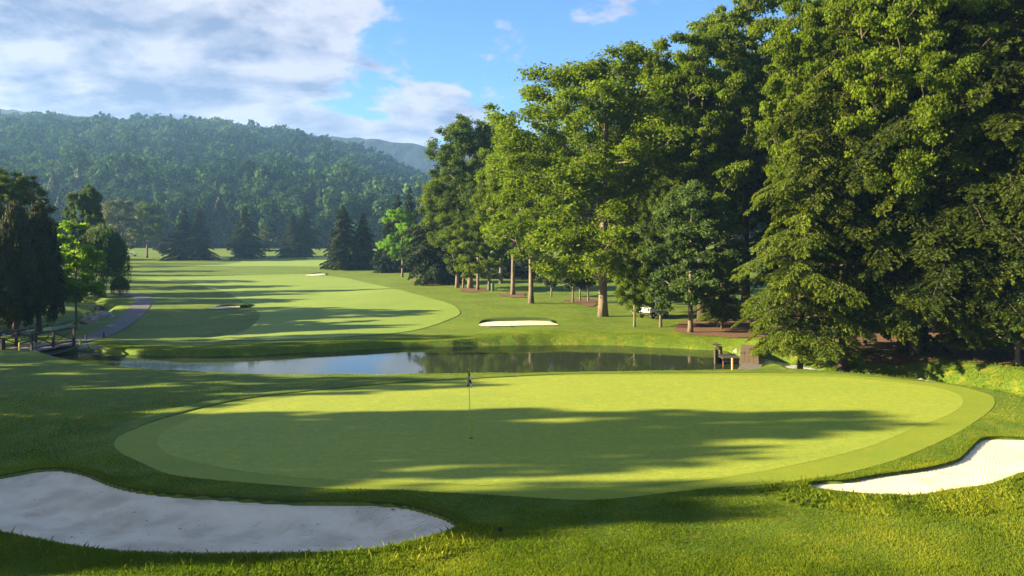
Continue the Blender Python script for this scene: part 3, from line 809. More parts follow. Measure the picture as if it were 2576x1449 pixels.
# --- right hand wood
pt('maple', 1596, 823, 560, 56, 2.2, 'low leafy tree with an ivy-covered trunk left of the white cart', leafm=L['oak'])
pt('oak2', 1640, 800, 132, 120, 2.0, 'tall dark oak filling the gap behind the right side of the big oak', Y=74)
pt('maple', 1737, 837, 455, 118, .7, 'bright green maple with drooping leafy boughs right of the white cart')
pt('oak2', 1662, 823, 450, 60, 3.5, 'small tree whose trunk stands in front of the white cart')
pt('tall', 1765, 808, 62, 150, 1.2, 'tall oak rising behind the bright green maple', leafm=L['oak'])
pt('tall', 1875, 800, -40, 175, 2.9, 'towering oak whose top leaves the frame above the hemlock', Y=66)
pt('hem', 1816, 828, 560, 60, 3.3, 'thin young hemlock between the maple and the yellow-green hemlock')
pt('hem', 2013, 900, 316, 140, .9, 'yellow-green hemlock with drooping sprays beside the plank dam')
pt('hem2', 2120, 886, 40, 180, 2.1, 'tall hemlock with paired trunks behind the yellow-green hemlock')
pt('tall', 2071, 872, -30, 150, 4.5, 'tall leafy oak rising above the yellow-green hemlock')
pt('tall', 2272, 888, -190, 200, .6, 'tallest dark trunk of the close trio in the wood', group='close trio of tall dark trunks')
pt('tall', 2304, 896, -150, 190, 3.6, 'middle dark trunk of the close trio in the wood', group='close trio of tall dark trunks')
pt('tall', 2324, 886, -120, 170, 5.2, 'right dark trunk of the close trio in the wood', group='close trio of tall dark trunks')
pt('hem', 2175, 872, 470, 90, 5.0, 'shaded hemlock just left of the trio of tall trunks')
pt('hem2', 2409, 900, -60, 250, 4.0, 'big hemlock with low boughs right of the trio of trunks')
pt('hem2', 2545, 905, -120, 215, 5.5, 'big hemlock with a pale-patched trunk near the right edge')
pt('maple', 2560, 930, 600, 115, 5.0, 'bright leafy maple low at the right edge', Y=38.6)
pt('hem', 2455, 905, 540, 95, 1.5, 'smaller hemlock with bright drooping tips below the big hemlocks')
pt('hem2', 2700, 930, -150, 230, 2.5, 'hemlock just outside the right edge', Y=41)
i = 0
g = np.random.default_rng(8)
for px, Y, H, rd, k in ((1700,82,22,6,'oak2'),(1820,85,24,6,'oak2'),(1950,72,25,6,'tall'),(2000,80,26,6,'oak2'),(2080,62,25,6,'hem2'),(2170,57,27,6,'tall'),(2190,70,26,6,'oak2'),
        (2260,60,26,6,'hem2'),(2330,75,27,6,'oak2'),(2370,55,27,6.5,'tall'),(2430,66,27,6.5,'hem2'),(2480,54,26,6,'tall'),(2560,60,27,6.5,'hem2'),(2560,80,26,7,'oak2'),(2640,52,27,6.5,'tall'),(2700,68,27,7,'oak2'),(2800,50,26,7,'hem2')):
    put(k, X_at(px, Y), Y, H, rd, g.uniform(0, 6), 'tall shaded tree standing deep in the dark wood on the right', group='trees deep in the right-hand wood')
# trees beyond the gap under the right hand row
for px, Y, H, k in ((1345,150,13,'spruce'),(1400,190,15,'oak2'),(1450,170,13,'spruce2'),(1500,200,16,'oak2'),(1560,160,15,'oak2'),(1620,180,14,'spruce'),(1690,150,16,'oak2'),(1800,170,17,'oak2'),(1950,150,18,'oak2'),(2150,140,18,'oak2'),(2350,140,18,'spruce2'),(2550,130,18,'oak2')):
    put(k, X_at(px, Y), Y, H, None, g.uniform(0, 6), 'distant tree seen between the trunks across the second fairway', group='trees beyond the right-hand row')
for px, Y, H in ((1255,140,22),(1310,158,25),(1365,150,24),(1420,165,26),(1480,148,24),(1540,160,26),(1600,145,25),(1665,155,26),(1740,150,26),(1830,150,27),(1930,150,27)):
    put('oak2', X_at(px, Y), Y, H, 7.5, g.uniform(0, 6), 'distant tree seen between the trunks across the second fairway', group='trees beyond the right-hand row')
# trees just left of the picture, whose shadows fall across the green and the fairway
def caster(Ys, Xtip, Xc, rad, kind='oak2', rot=0):
    H = (Xtip-Xc)*math.tan(R(SUN_EL)); y = Ys+(Xtip-Xc)*math.tan(R(SUN_AZ))*.8
    put(kind, Xc, y, H, rad, rot, 'tree just outside the left edge that shades the grass', group='trees outside the left edge')
for a in ((50,3,-44,2.3,'oak2'),(53.5,-3,-48,2.6,'oak2'),(25.5,-6,-30,2.6,'oak2'),(29.8,-10.5,-33,2.4,'oak'),(35,-10,-38,1.5,'oak2'),(24.8,11,-39,1.8,'oak'),(22.9,6.5,-40,1.5,'oak2'),(27.2,3.5,-40,1.5,'oak2'),(17.5,6.0,-35,1.5,'oak2'),(18.8,7.5,-38,1.4,'oak'),(17.9,-3.0,-26,1.9,'oak2'),(19.2,-4.5,-29,2.4,'maple'),(21.5,-9,-27,2.4,'oak'),(33.2,-1,-40,2.2,'oak2'),(26.3,14.2,-37,2.6,'oak2'),(23.6,5.5,-41,2.0,'oak'),(22.1,8.2,-36,1.7,'oak2'),(29.0,-11,-34,2.4,'maple'),(18.0,6.5,-31,1.7,'oak'),(16.3,-1.5,-27,1.6,'maple'),
          (20.6,-3.5,-30,1.5,'maple'),(37,-13,-44,2.6,'oak2'),(42,-18,-50,3.5,'oak2')):
    caster(*a, rot=g.uniform(0, 6))
for X, Y, H, rd, k in ((-47,56,11,3.6,'oak2'),(-52,62,13,4,'maple'),(-56,68,14,5,'oak2'),(-60,80,13,5,'oak'),(-66,90,13,5,'oak2'),(-64,60,15,5,'oak'),(-72,104,14,5,'oak2'),(-84,118,15,5.5,'oak2'),(-92,136,15,5,'spruce2'),(-104,150,16,6,'oak2'),(-118,172,16,6,'oak2'),(-140,195,16,6,'spruce2'),(-150,225,17,6,'oak2'),(-98,190,10,4,'small'),(-110,240,17,6,'oak2')):
    put(k, X, Y, H, rd, g.uniform(0, 6), 'tree just outside the left edge that shades the grass', group='trees outside the left edge')

# ------------------------------------------------------------------ hills and woods
RX = [-1500,-900,-546,-420,-334,-250,-177,-143,-88,-58,0,120,300,900,1500]
RZ = [90,120,119,114,114,104,90,80,54,38,26,20,16,14,10]
def hill_h(x, y):
    x = np.asarray(x, float); y = np.asarray(y, float)
    r = np.interp(x*850/np.maximum(y, 330)*.6+x*.4, RX, RZ)
    t = np.clip((y-318)/(850-318), 0, 1.6)
    p = np.interp(t, [0,.06,.2,.34,.62,1.0,1.2,1.6], [0,.06,.27,.36,.68,1.0,1.0,.7])
    return T0(x, y)*(1-sstep(318, 345, y))+2.6*sstep(318, 345, y)+r*p+10*fbm(x, y, 130., 3)*sstep(350, 500, y)*np.clip(r/60, .1, 1)-.6
xs = np.linspace(-1500, 1500, 260); ys = np.linspace(310, 1100, 110); X, Y = np.meshgrid(xs, ys)
tag(mesh_np('hill', np.c_[X.ravel(), Y.ravel(), hill_h(X.ravel(), Y.ravel())], grid_faces(260, 110), M['floor'], smooth=True), kind='structure')
xs = np.linspace(-1690, 1690, 420); ys = np.linspace(1060, 1340, 50); X, Y = np.meshgrid(xs, ys)
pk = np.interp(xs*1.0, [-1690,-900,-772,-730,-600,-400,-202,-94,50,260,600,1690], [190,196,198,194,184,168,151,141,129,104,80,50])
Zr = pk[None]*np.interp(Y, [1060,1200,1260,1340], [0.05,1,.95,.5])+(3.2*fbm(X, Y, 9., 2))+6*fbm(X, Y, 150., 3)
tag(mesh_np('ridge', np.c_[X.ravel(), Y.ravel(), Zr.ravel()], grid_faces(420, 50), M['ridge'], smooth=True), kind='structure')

def blob(g, nc, kind, s=1.0):
    """small crown of leaf cards about 9 m high, for far trees"""
    if kind == 'con':
        t = g.random(nc)**1.3; az = g.uniform(0, 6.28, nc); r = 2.6*(1-t)**.9*g.uniform(.5, 1.1, nc)
        P = np.stack([r*np.cos(az), r*np.sin(az), 1+11*t], 1); nr = unit(np.stack([np.cos(az), np.sin(az), .5+0*az], 1)+g.normal(size=(nc, 3))*.4)
    else:
        K = 12; C = unit(g.normal(size=(K, 3)))*(g.random(K)**.4)[:, None]*np.array([3.2,3.2,3.0])+np.array([0,0,6.2]); cr = g.uniform(1.0, 1.9, K)
        i = g.integers(0, K, nc); u = unit(g.normal(size=(nc, 3))); P = C[i]+u*cr[i][:, None]*(g.random(nc)**.3)[:, None]; nr = unit(u+g.normal(size=(nc, 3))*.35+np.array([0,0,.3]))
    a, b = frames(nr, g); sz = s*g.uniform(.7, 1.3, nc)[:, None]
    V, Fc = cards(P, a*sz, b*sz*.8); return V, Fc
g = np.random.default_rng(77)
# foot of the hill: single trees
FT = []
for q in range(7):
    kind = 'con' if q in (2, 5) else 'dec'
    V, Fc = blob(g, 1500, kind, .30)
    mb = MB(); mb.tube([(0,0,-.5),(0,0,4),(.1,0,8 if kind == 'con' else 6.5)], [.3,.22,.08], 6)
    if kind == 'dec':
        for k in range(5):
            a = k*1.26+q; mb.tube([(0,0,3.2+.3*k),(1.3*math.cos(a),1.3*math.sin(a),4.8+.3*k),(2.2*math.cos(a),2.2*math.sin(a),6.4)], [.12,.08,.03], 4, cap=False)
    nv = len(V); allV = np.vstack([V, np.array(mb.v)]); fl = Fc.tolist()+[tuple(i+nv for i in f) for f in mb.f]
    tint = np.r_[np.clip(g.normal(.42+.12*(q % 3), .16, len(Fc)), 0, 1), np.zeros(len(mb.f))]
    o = mesh_np('conifer_tree' if kind == 'con' else 'broadleaf_tree', allV, fl, None, mats=[L['spruce'] if kind == 'con' else L['hill'], M['bark_dark']], midx=[0]*len(Fc)+[1]*len(mb.f), tint=tint)
    FT.append([o, kind, False])
def foot_tree(x, y, s, q):
    o, kind, used = FT[q]; r = o if not used else o.copy()
    if used: COL.objects.link(r)
    FT[q][2] = True
    r.location = (x, y, float(hill_h([x], [y])[0])-.3 if y > 312 else ground(x, y)-.2); r.scale = (s*g.uniform(.85, 1.2), s*g.uniform(.85, 1.2), s*g.uniform(.9, 1.25)); r.rotation_euler = (0, 0, g.uniform(0, 6.28))
    tag(r, 'dusky pointed conifer in the wood at the foot of the hill' if kind == 'con' else 'round-crowned hazy green tree in the wood at the foot of the hill', 'tree', 'conifers at the foot of the hill' if kind == 'con' else 'broadleaf trees at the foot of the hill')
cnt = 0
for row, Y in enumerate((322, 334, 348, 364, 382)):
    x = -.66*Y-6
    while x < .02*Y and cnt < 292:
        foot_tree(x+g.normal()*1.2, Y+g.normal()*3, g.uniform(1.05, 1.75)*(1.15 if row == 0 else 1), int(g.choice([0,1,2,3,4,5,6], p=[.19,.19,.08,.19,.19,.06,.10]))); cnt += 1
        x += g.uniform(3.4, 6.2)*(1.0 if Y < 340 else 1.25)
# the wooded hillside as one mass
def woods(name, pts, nc, s, seed, scale):
    g = np.random.default_rng(seed); temps = [blob(g, nc, 'con' if k == 3 else 'dec', s) for k in range(7)]
    VS = []; TS = []; n = len(pts)
    for (x, y, z) in pts:
        q = int(g.integers(0, 7)); 
        if q == 3 and g.random() < .75: q = 0
        V = temps[q][0]; a = g.uniform(0, 6.28); sc_ = scale*g.choice([.62,.8,.95,1.15,1.5 if y < 700 else 1.1], p=[.2,.25,.25,.2,.1])*g.uniform(.85, 1.15)*(.75 if q == 3 else 1); c, s_ = math.cos(a)*sc_, math.sin(a)*sc_
        W = np.empty_like(V); W[:, 0] = V[:, 0]*c-V[:, 1]*s_+x; W[:, 1] = V[:, 0]*s_+V[:, 1]*c+y; W[:, 2] = V[:, 2]*sc_*g.uniform(.85, 1.25)+z
        VS.append(W.astype(np.float32)); tb = g.normal(.48, .22)+1.0*float(fbm(x, y, 55., 2)) if q != 3 else .1
        TS.append(np.clip(g.normal(tb, .07, nc), 0, 1))
    V = np.vstack(VS); nf = len(V)//4
    o = mesh_np(name, V, np.arange(nf*4).reshape(nf, 4), L['hill'], tint=np.concatenate(TS)); return o
P = []
def sow(x0, x1, y0, y1, d, jit=.45):
    out = []
    for y in np.arange(y0, y1, d):
        xs_ = np.arange(x0*y, x1*y, d)
        out.append(np.c_[xs_+g.uniform(-jit, jit, len(xs_))*d, y+g.uniform(-jit, jit, len(xs_))*d])
    return np.vstack(out)
A1 = sow(-.72, .03, 395, 620, 7.6); A2 = sow(-.72, .03, 620, 880, 9.2); A3 = sow(.03, .45, 325, 520, 13.)
for Aq, nc, s, sd, scl, nm in ((A1, 170, .58, 1, 1.22, 'hillside_wood'), (A2, 110, .8, 2, 1.35, 'upper_hillside_wood'), (A3, 80, 1.3, 3, 1.7, 'valley_wood')):
    z = hill_h(Aq[:, 0], Aq[:, 1])
    o = woods(nm, np.c_[Aq, z], nc, s, sd, scl)
    tag(o, {'hillside_wood': 'hazy blue-green broadleaf wood covering the lower slope of the hill', 'upper_hillside_wood': 'dark blue-green wood covering the upper slope up to the ridge line', 'valley_wood': 'distant wood across the valley behind the right-hand trees'}[nm], 'woodland', kind='stuff')

# ------------------------------------------------------------------ grass blades
def blades(name, XY, h, w, lean=.5, seed=1, zoff=0, label=''):
    g = np.random.default_rng(seed); n = len(XY)
    z = T(XY[:, 0], XY[:, 1])+zoff; az = g.uniform(0, 6.28, n); hh = h*g.uniform(.5, 1.25, n); ww = w*g.uniform(.7, 1.3, n)
    d = np.stack([np.cos(az), np.sin(az)], 1); p = np.stack([-d[:, 1], d[:, 0]], 1); ln = hh*lean*g.uniform(.2, 1.2, n)
    b0 = np.c_[XY-p*ww[:, None]/2, z-.01]; b1 = np.c_[XY+p*ww[:, None]/2, z-.01]
    m0 = np.c_[XY+d*(ln*.35)[:, None]-p*ww[:, None]*.35, z+hh*.6]; m1 = np.c_[XY+d*(ln*.35)[:, None]+p*ww[:, None]*.35, z+hh*.6]
    tp = np.c_[XY+d*ln[:, None], z+hh]
    V = np.stack([b0, b1, m1, tp, m0], 1).reshape(-1, 3)
    t = np.clip(.45+.5*fbm(XY[:, 0], XY[:, 1], 1.5, 3)+.2*g.normal(size=n), 0, 1)
    o = mesh_np(name, V, np.arange(n*5).reshape(n, 5), M['blade'], tint=t)
    return tag(o, label, 'grass', kind='stuff')
def scatter(n, x0, x1, y0, y1, seed, keep):
    g = np.random.default_rng(seed); k = int(n)
    y = y0+(y1-y0)*g.random(k)**1.9; half = .66*y+1
    x = g.uniform(-1, 1, k)*half; P = np.c_[x, y]
    return P[keep(P)]
def keep_rough(P):
    return (sdf(P[:, 0], P[:, 1], FRINGE) > .0) & (sdf(P[:, 0], P[:, 1], BL) > .03) & (sdf(P[:, 0], P[:, 1], BR) > .03)
P1 = scatter(620000, 0, 0, 13.6, 37, 4, lambda P: keep_rough(P) & (sdf(P[:, 0], P[:, 1], POND) > .5))
P1 = P1[np.random.default_rng(2).random(len(P1)) < 1-sstep(27, 37, P1[:, 1])]
blades('rough_grass', P1, (1+.9*fbm(P1[:, 0], P1[:, 1], .9, 2))*np.interp(P1[:, 1], [14, 24, 36], [.048, .034, .02]), np.interp(P1[:, 1], [14, 22, 36], [.012, .016, .022]), .8, 5, label='short rough grass in front of the green')
def edge_pts(Lp, n, lo, hi, seed, cond=None):
    g = np.random.default_rng(seed); i = g.integers(0, len(Lp), n); t = g.random(n)[:, None]
    A_ = Lp[i]*(1-t)+Lp[(i+1) % len(Lp)]*t
    tg = Lp[(i+1) % len(Lp)]-Lp[i]; nr = np.stack([tg[:, 1], -tg[:, 0]], 1)/np.linalg.norm(tg, axis=1)[:, None]
    ar = np.sum(Lp[:, 0]*np.roll(Lp[:, 1], -1)-np.roll(Lp[:, 0], -1)*Lp[:, 1])
    if ar < 0: nr = -nr
    q = A_+nr*(lo+(hi-lo)*g.random(n)[:, None]**1.5); return q[cond(q)] if cond is not None else q
E = [edge_pts(BL, 26000, .0, .22, 6), edge_pts(BR, 24000, .0, .22, 7)]
blades('bunker_edge_grass', np.vstack(E), .045, .008, .8, 8, zoff=.02, label='grass fringe hanging over the bunker rims')
cL = BL[:, 1].mean(); E = [edge_pts(BL, 52000, .0, 1.0, 9, lambda q: q[:, 1] < 17.2), edge_pts(BR, 46000, .0, 1.5, 10, lambda q: q[:, 1] < 20.2+.5*np.sin(q[:, 0]*3))]
E = [e[np.random.default_rng(3).random(len(e)) < np.clip((20.9-e[:, 1])*.9, .08, 1)] if e[:, 1].max() > 18 else e for e in E]
E = np.vstack(E); E = E[keep_rough(E)]
blades('long_rough_grass', E, .062*np.clip(1.1+1.3*fbm(E[:, 0], E[:, 1], .8, 2), .5, 1.8), .0085, .9, 11, label='long rough grass along the near sides of both bunkers')
g4 = np.random.default_rng(21); E = np.vstack([edge_pts(BL, 1500, .05, .9, 22, lambda q: q[:, 1] < 16.9), edge_pts(BR, 900, .05, 1.2, 23, lambda q: q[:, 1] < 20.4)])
blades('seed_stalks', E, .17, .006, .7, 24, label='thin taller seed stalks poking up along the bunker rims')
# far bank and crest tufts
g2 = np.random.default_rng(5); cr = resample(np.array(near_crest), 400); i = g2.integers(0, 400, 26000)
Pc = cr[i]+np.c_[g2.uniform(-.3, .3, 26000), g2.uniform(-.8, 1.6, 26000)]
Pc = Pc[(sdf(Pc[:, 0], Pc[:, 1], FRINGE) > .1) & (sdf(Pc[:, 0], Pc[:, 1], POND) > .05)]
fe = resample(np.array(far_edge), 400); i = g2.integers(0, 400, 30000); Pf = fe[i]+np.c_[g2.uniform(-.3, .3, 30000), g2.uniform(-.2, 2.6, 30000)]
Pf = Pf[sdf(Pf[:, 0], Pf[:, 1], POND) > .08]
blades('pond_bank_grass', np.vstack([Pc, Pf]), .055, .02, .8, 12, label='tufted grass along the banks of the pond')
g3 = np.random.default_rng(15); Pg = GULLY[g3.integers(3, len(GULLY), 26000)]+g3.uniform(-4.2, 4.2, (26000, 2))
dg = dist_line(Pg[:, 0], Pg[:, 1], GULLY); Pg = Pg[(dg > 1.0) & (sdf(Pg[:, 0], Pg[:, 1], FRINGE) > .6) & (Pg[:, 0] < 30)]
blades('gully_grass', Pg, .10, .02, 1.0, 13, label='ragged yellowish grass on the stream banks below the wood')

# ------------------------------------------------------------------ things
# flagstick with chequered flag
fx, fy = G(1185, 1104); gz = ground(fx, fy)+.02
fl = empty('flagstick', (fx, fy, gz), 0, 'thin yellow flagstick with a limp black and white chequered flag on the green', 'flagstick')
H = 2.14; tipx = -.085
MB().tube([(0,0,-.05),(tipx*.5,0,H*.5),(tipx,0,H)], [.0125,.0115,.010], 8).build('pole', M['pole'], fl, True)
# limp flag: folded cloth in a chequer of black and white
nu, nv = 13, 17; V = []; g = np.random.default_rng(2)
for j in range(nv):
    v = j/(nv-1)
    for i_ in range(nu):
        u = i_/(nu-1)
        x = tipx-.02 + (.12*u)*(.35+.65*v)+.035*math.sin(u*7+v*2.0)*(.3+v); y = .05*math.sin(u*9+v*3)*(.4+v*.6)
        z = H-.01-.47*v-.13*u*(.5+.5*v)
        V.append((x-.05*v*(1-u)*1.0, y, z))
fs = grid_faces(nu, nv); mi = [0 if k//(nu-1) < 5 else ((k % (nu-1))//4+(k//(nu-1))//4) % 2 for k in range(len(fs))]
fo = mesh_np('flag', V, fs, None, fl, mats=[M['black'], M['whitep']], midx=mi, smooth=True)
m_ = fo.modifiers.new('thickness', 'SOLIDIFY'); m_.thickness = .004
MB().lathe([(.054,.0),(.054,.012),(.046,.012),(.046,-.004)], n=20).build('cup_rim', M['black'], fl)

# marker stakes
def stake(x, y, h, label, ma, mb_, name='marker_stake', w=.075, z=None, cat='stake'):
    z = ground(x, y) if z is None else z
    s = empty(name, (x, y, z-.05), -.12, label, cat)
    MB().box((0,0,h/2), (w, w, h), bev=.008).build('post', ma, s)
    if mb_: MB().box((w*.24,-w*.5-.005,h*.5+.01), (w*.5, .012, h*.97)).build('painted_face', mb_, s)
    return s
x, y = hit(1842, 929); stake(x, y, .62, 'orange and cream marker stake on the near bank beside the dock', M['cream'], M['orange'])
x, y = hit(1858, 875); stake(x, y+.3, .48, 'orange and white marker stake on the far bank behind the dam', M['whitep'], M['orange'])
x, y = -28.4, 45.9; stake(x, y, .5, 'yellow marker stake at the near end of the footbridge', M['yellow'], None)
x, y = -28.0, 51.6; stake(x, y, .5, 'yellow marker stake beyond the right rail of the footbridge', M['yellow'], None)
stake(-28.9, 54.0, .42, 'short dark post beside the path, nearer one past the footbridge', M['wood_dark'], None, 'short_post', .09, cat='post')
stake(-28.6, 55.8, .42, 'short dark post beside the path, farther one past the footbridge', M['wood_dark'], None, 'short_post', .09, cat='post')
stake(X_at(8, 46.5)-.1, 46.5, .75, 'squat brown timber post at the left edge beside the path', M['wood_dark'], None, 'timber_post', .28, cat='post')

# footbridge
br = empty('footbridge', (0,0,0), 0, 'small dark timber footbridge with cross-braced rails over the stream', 'bridge')
def rail(p0, p1, z0, hr=.92):
    p0 = np.array(p0); p1 = np.array(p1); d = p1-p0; ln = np.linalg.norm(d); an = math.atan2(d[1], d[0]); mid = (p0+p1)/2
    b = MB(); zr = z0
    def at(t, h): q = p0+d*t; return (q[0], q[1], zr+h)
    for t in (0,.5,1): q = at(t, 0); b.box((q[0], q[1], zr+hr/2-.1), (.12,.12,hr+.2), an)
    b.tube([at(-.04, hr+.03), at(1.04, hr+.03)], .06, 6); b.tube([at(0, .14), at(1, .14)], .045, 6)
    for k in range(2):
        b.tube([at(k*.5+.02, .82), at(k*.5+.48, .2)], .035, 5); b.tube([at(k*.5+.02, .2), at(k*.5+.48, .82)], .03, 5)
    return b.build('rail', M['wood_dark'], br)
rail((-30.25,46.6), (-30.0,50.2), -.42); rail((-28.0,46.4), (-27.5,50.0), -.42)
dk = MB()
for k in range(22):
    y = 46.3+k*.19; dk.box((-29.0+.03*k*.3, y, -.48+.003*(k % 2)), (2.5,.175,.07))
dk.build('deck', M['plank_grey'], br)
bm_ = MB()
for q in (-30.1,-28.9,-27.75):
    pts = [(q+.1*t, 46.1+4.2*t, -.66-.10*math.sin(math.pi*t)) for t in np.linspace(0, 1, 8)]; bm_.tube(pts, .09, 6)
bm_.build('beam', M['wood_dark'], br)
pts = [(-27.45+.1*t, 46.2+4.0*t, -.62-.16*math.sin(math.pi*t)) for t in np.linspace(0, 1, 10)]
MB().tube(pts, .035, 6).build('pale_edge_pipe', M['plank_grey'], br)

# plank dam, lower ramp
dz = -.42
dm = empty('plank_dam', (0,0,0), 0, 'weathered brown plank walkway over the dam at the pond outlet', 'dam')
c0 = np.array([12.35, 41.5]); c1 = np.array([14.5, 48.6]); d = c1-c0; ln = np.linalg.norm(d); an = math.atan2(d[1], d[0]); nr = np.array([-d[1], d[0]])/ln
b = MB(); nB = 4
for k in range(nB):
    o_ = (k-(nB-1)/2)*.25; c = (c0+c1)/2+nr*o_; b.box((c[0], c[1], dz+.03), (ln, .24, .07), an, bev=.008)
b.build('deck', M['plank'], dm)
b = MB(); c = (c0+c1)/2
b.box((c[0]-nr[0]*-.42, c[1]-nr[1]*-.42, dz-.55), (ln, .14, 1.05), an); b.box((c[0]+nr[0]*-.42, c[1]+nr[1]*-.42, dz-.62), (ln-.02, .14, 1.15), an)
for t in np.linspace(.05, .95, 5):
    q = c0+d*t; b.box((q[0], q[1], dz-.1), (.12, .84, .16), an)
b.build('timber_wall', M['wood_dark'], dm)
r0_, r1_ = np.array(G(1880, 941, -.28)), np.array(G(1889, 918, -.42)); r1_[1] = min(r1_[1], 41.2)
rp = empty('plank_ramp', (0,0,0), 0, 'short grey plank ramp leading from the grass to the dam walkway', 'ramp')
d2 = r1_-r0_; l2 = np.linalg.norm(d2); a2 = math.atan2(d2[1], d2[0]); n2 = np.array([-d2[1], d2[0]])/l2
b = MB()
for k in range(8):
    q = r0_+d2*(k+.5)/8; b.box((q[0], q[1], -.20-.16*(k+.5)/8), (l2/8-.012, 1.05, .05), a2, ry=.06)
b.build('planks', M['plank_grey'], rp)
b = MB()
for s in (-.45,.45):
    q = (r0_+r1_)/2+n2*s; b.box((q[0], q[1], -.38), (l2*.96, .08, .22), a2, ry=.05)
b.build('stringer', M['wood_dark'], rp)

# sluice gate and dock
sl = empty('sluice_gate', (0,0,0), 0, 'dark iron and timber sluice gate with a handwheel standing in the pond', 'sluice gate')
sy = 45.0; sx0 = X_at(1801, sy); sx1 = X_at(1813, sy+.5)
zt = CZ-(879-YH)*sy/F
MB().box((sx0, sy, (zt-2)/2-.0), (.17,.17, zt+2), .2).build('post', M['wood_dark'], sl)
MB().box((sx1, sy+.5, (zt-2)/2+.04), (.13,.13, zt+2.06), .2).build('post', M['wood_dark'], sl)
MB().box(((sx0+sx1)/2, sy+.25, zt+.05), (.62,.26,.15), 1.05).build('crossbeam', M['iron'], sl)
wx, wy = sx0+.06, sy+.05
MB().tube([(wx,wy,zt),(wx,wy,zt+.42)], .022, 8).build('spindle', M['iron'], sl)
b = MB(); t = np.linspace(0, 2*math.pi, 21); b.tube([(wx+.23*math.cos(a), wy+.23*math.sin(a), zt+.27) for a in t], .016, 6, cap=False)
for k in range(4): a = k*math.pi/2; b.tube([(wx,wy,zt+.27),(wx+.23*math.cos(a), wy+.23*math.sin(a), zt+.27)], .012, 5)
b.build('handwheel', M['iron'], sl)
MB().box((wx, wy, zt+.16), (.11,.11,.12), taper=.6).build('gearbox', M['rust'], sl)
MB().box(((sx0+sx1)/2, sy+.25, -1.0), (.5,.05,.9), 1.05).build('gate_panel', M['rust'], sl)
dkx0, dkx1 = X_at(1813, 44.4), X_at(1862, 44.4); zd = CZ-(900-YH)*44.4/F
dd = empty('dock', (0,0,0), 0, 'small dark plank dock on thin legs between the sluice gate and the dam', 'dock')
b = MB(); nP = 6
for k in range(nP):
    w = (dkx1-dkx0)/nP; b.box((dkx0+w*(k+.5), 44.75, zd+.02+.004*(k % 2)), (w-.02, 1.5, .06), 0)
b.build('deck', M['wood_dark'], dd)
b = MB()
for yy in (44.1, 45.4): b.box(((dkx0+dkx1)/2, yy, zd-.07), (dkx1-dkx0, .07, .10))
b.build('frame', M['iron'], dd)
for xx, yy in ((dkx0+.06,44.1),(dkx0+.42,45.3),(dkx1-.06,44.1),(dkx1-.1,45.3)):
    MB().tube([(xx,yy,zd-.1),(xx,yy,-1.9)], .028, 6).build('leg', M['rust'], dd)

# rocks
def rock(x, y, z, s, seed, label, group=None):
    g = np.random.default_rng(seed); u = []; 
    import bmesh
    bm = bmesh.new(); bmesh.ops.create_icosphere(bm, subdivisions=3, radius=1)
    ph = g.uniform(0, 6, 6)
    for v in bm.verts:
        p = v.co; k = 1+.16*math.sin(3.1*p.x+ph[0])*math.cos(2.7*p.y+ph[1])+.10*math.sin(6*p.z+ph[2]+2*p.x)+.06*math.sin(11*p.x+ph[3])*math.sin(9*p.y+ph[4])
        v.co = Vector((round(p.x*k*3.2)/3.2*.4+p.x*k*.6, p.y*k, round(p.z*k*2.5)/2.5*.4+p.z*k*.6))
    me = bpy.data.meshes.new('rock'); bm.to_mesh(me); bm.free(); me.materials.append(M['rock'])
    o = bpy.data.objects.new('rock', me); COL.objects.link(o); o.location = (x, y, z); o.scale = s; o.rotation_euler = (0, 0, g.uniform(0, 6))
    return tag(o, label, 'rock', group)
rock(X_at(1856, 49.6), 49.8, WATER+.02, (.34,.26,.17), 1, 'pale rock in the water left of the dam, the larger of two')
rock(X_at(1869, 49.9), 50.4, WATER+.05, (.3,.26,.3), 2, 'mossy rock tucked against the left side of the dam')
rock(X_at(2335, 34.9), 35.4, -.42, (.6,.4,.34), 3, 'flat brown rock lying in the grass behind the right side of the green')
for k, (px, yy, s) in enumerate(((212,50.6,.42),(225,50.8,.5),(236,50.6,.36),(250,50.5,.45),(262,50.2,.3),(183,50.9,.4),(172,50.7,.3))):
    rock(X_at(px, yy), yy, WATER+.05, (s*.9, s*.7, s*.6), 10+k, 'brown stone at the water edge right of the footbridge', 'stones at the water edge by the footbridge')
for k, (xx, yy, s) in enumerate(((14.6,44.6,.3),(15.2,44.9,.26),(15.6,43.6,.33),(16.4,43.4,.25),(16.9,42.2,.3),(15.9,44.4,.22),(17.6,41.2,.3),(14.9,43.5,.2),(16.2,42.6,.22))):
    rock(xx, yy, -1.2, (s, s*.8, s*.7), 30+k, 'wet dark stone in the white rapids below the dam', 'stones in the rapids')
for k, (xx, yy, s) in enumerate(((-35.2,66.5,.7),(-34.8,68.2,.8),(-35.9,69.8,.7),(-34.2,65.2,.5),(-39.2,60,.6),(-39.4,63,.7))):
    rock(xx, yy, -.75, (s, s*.9, s*.6), 50+k, 'dark stone lining the stream behind the footbridge', 'stones lining the stream')

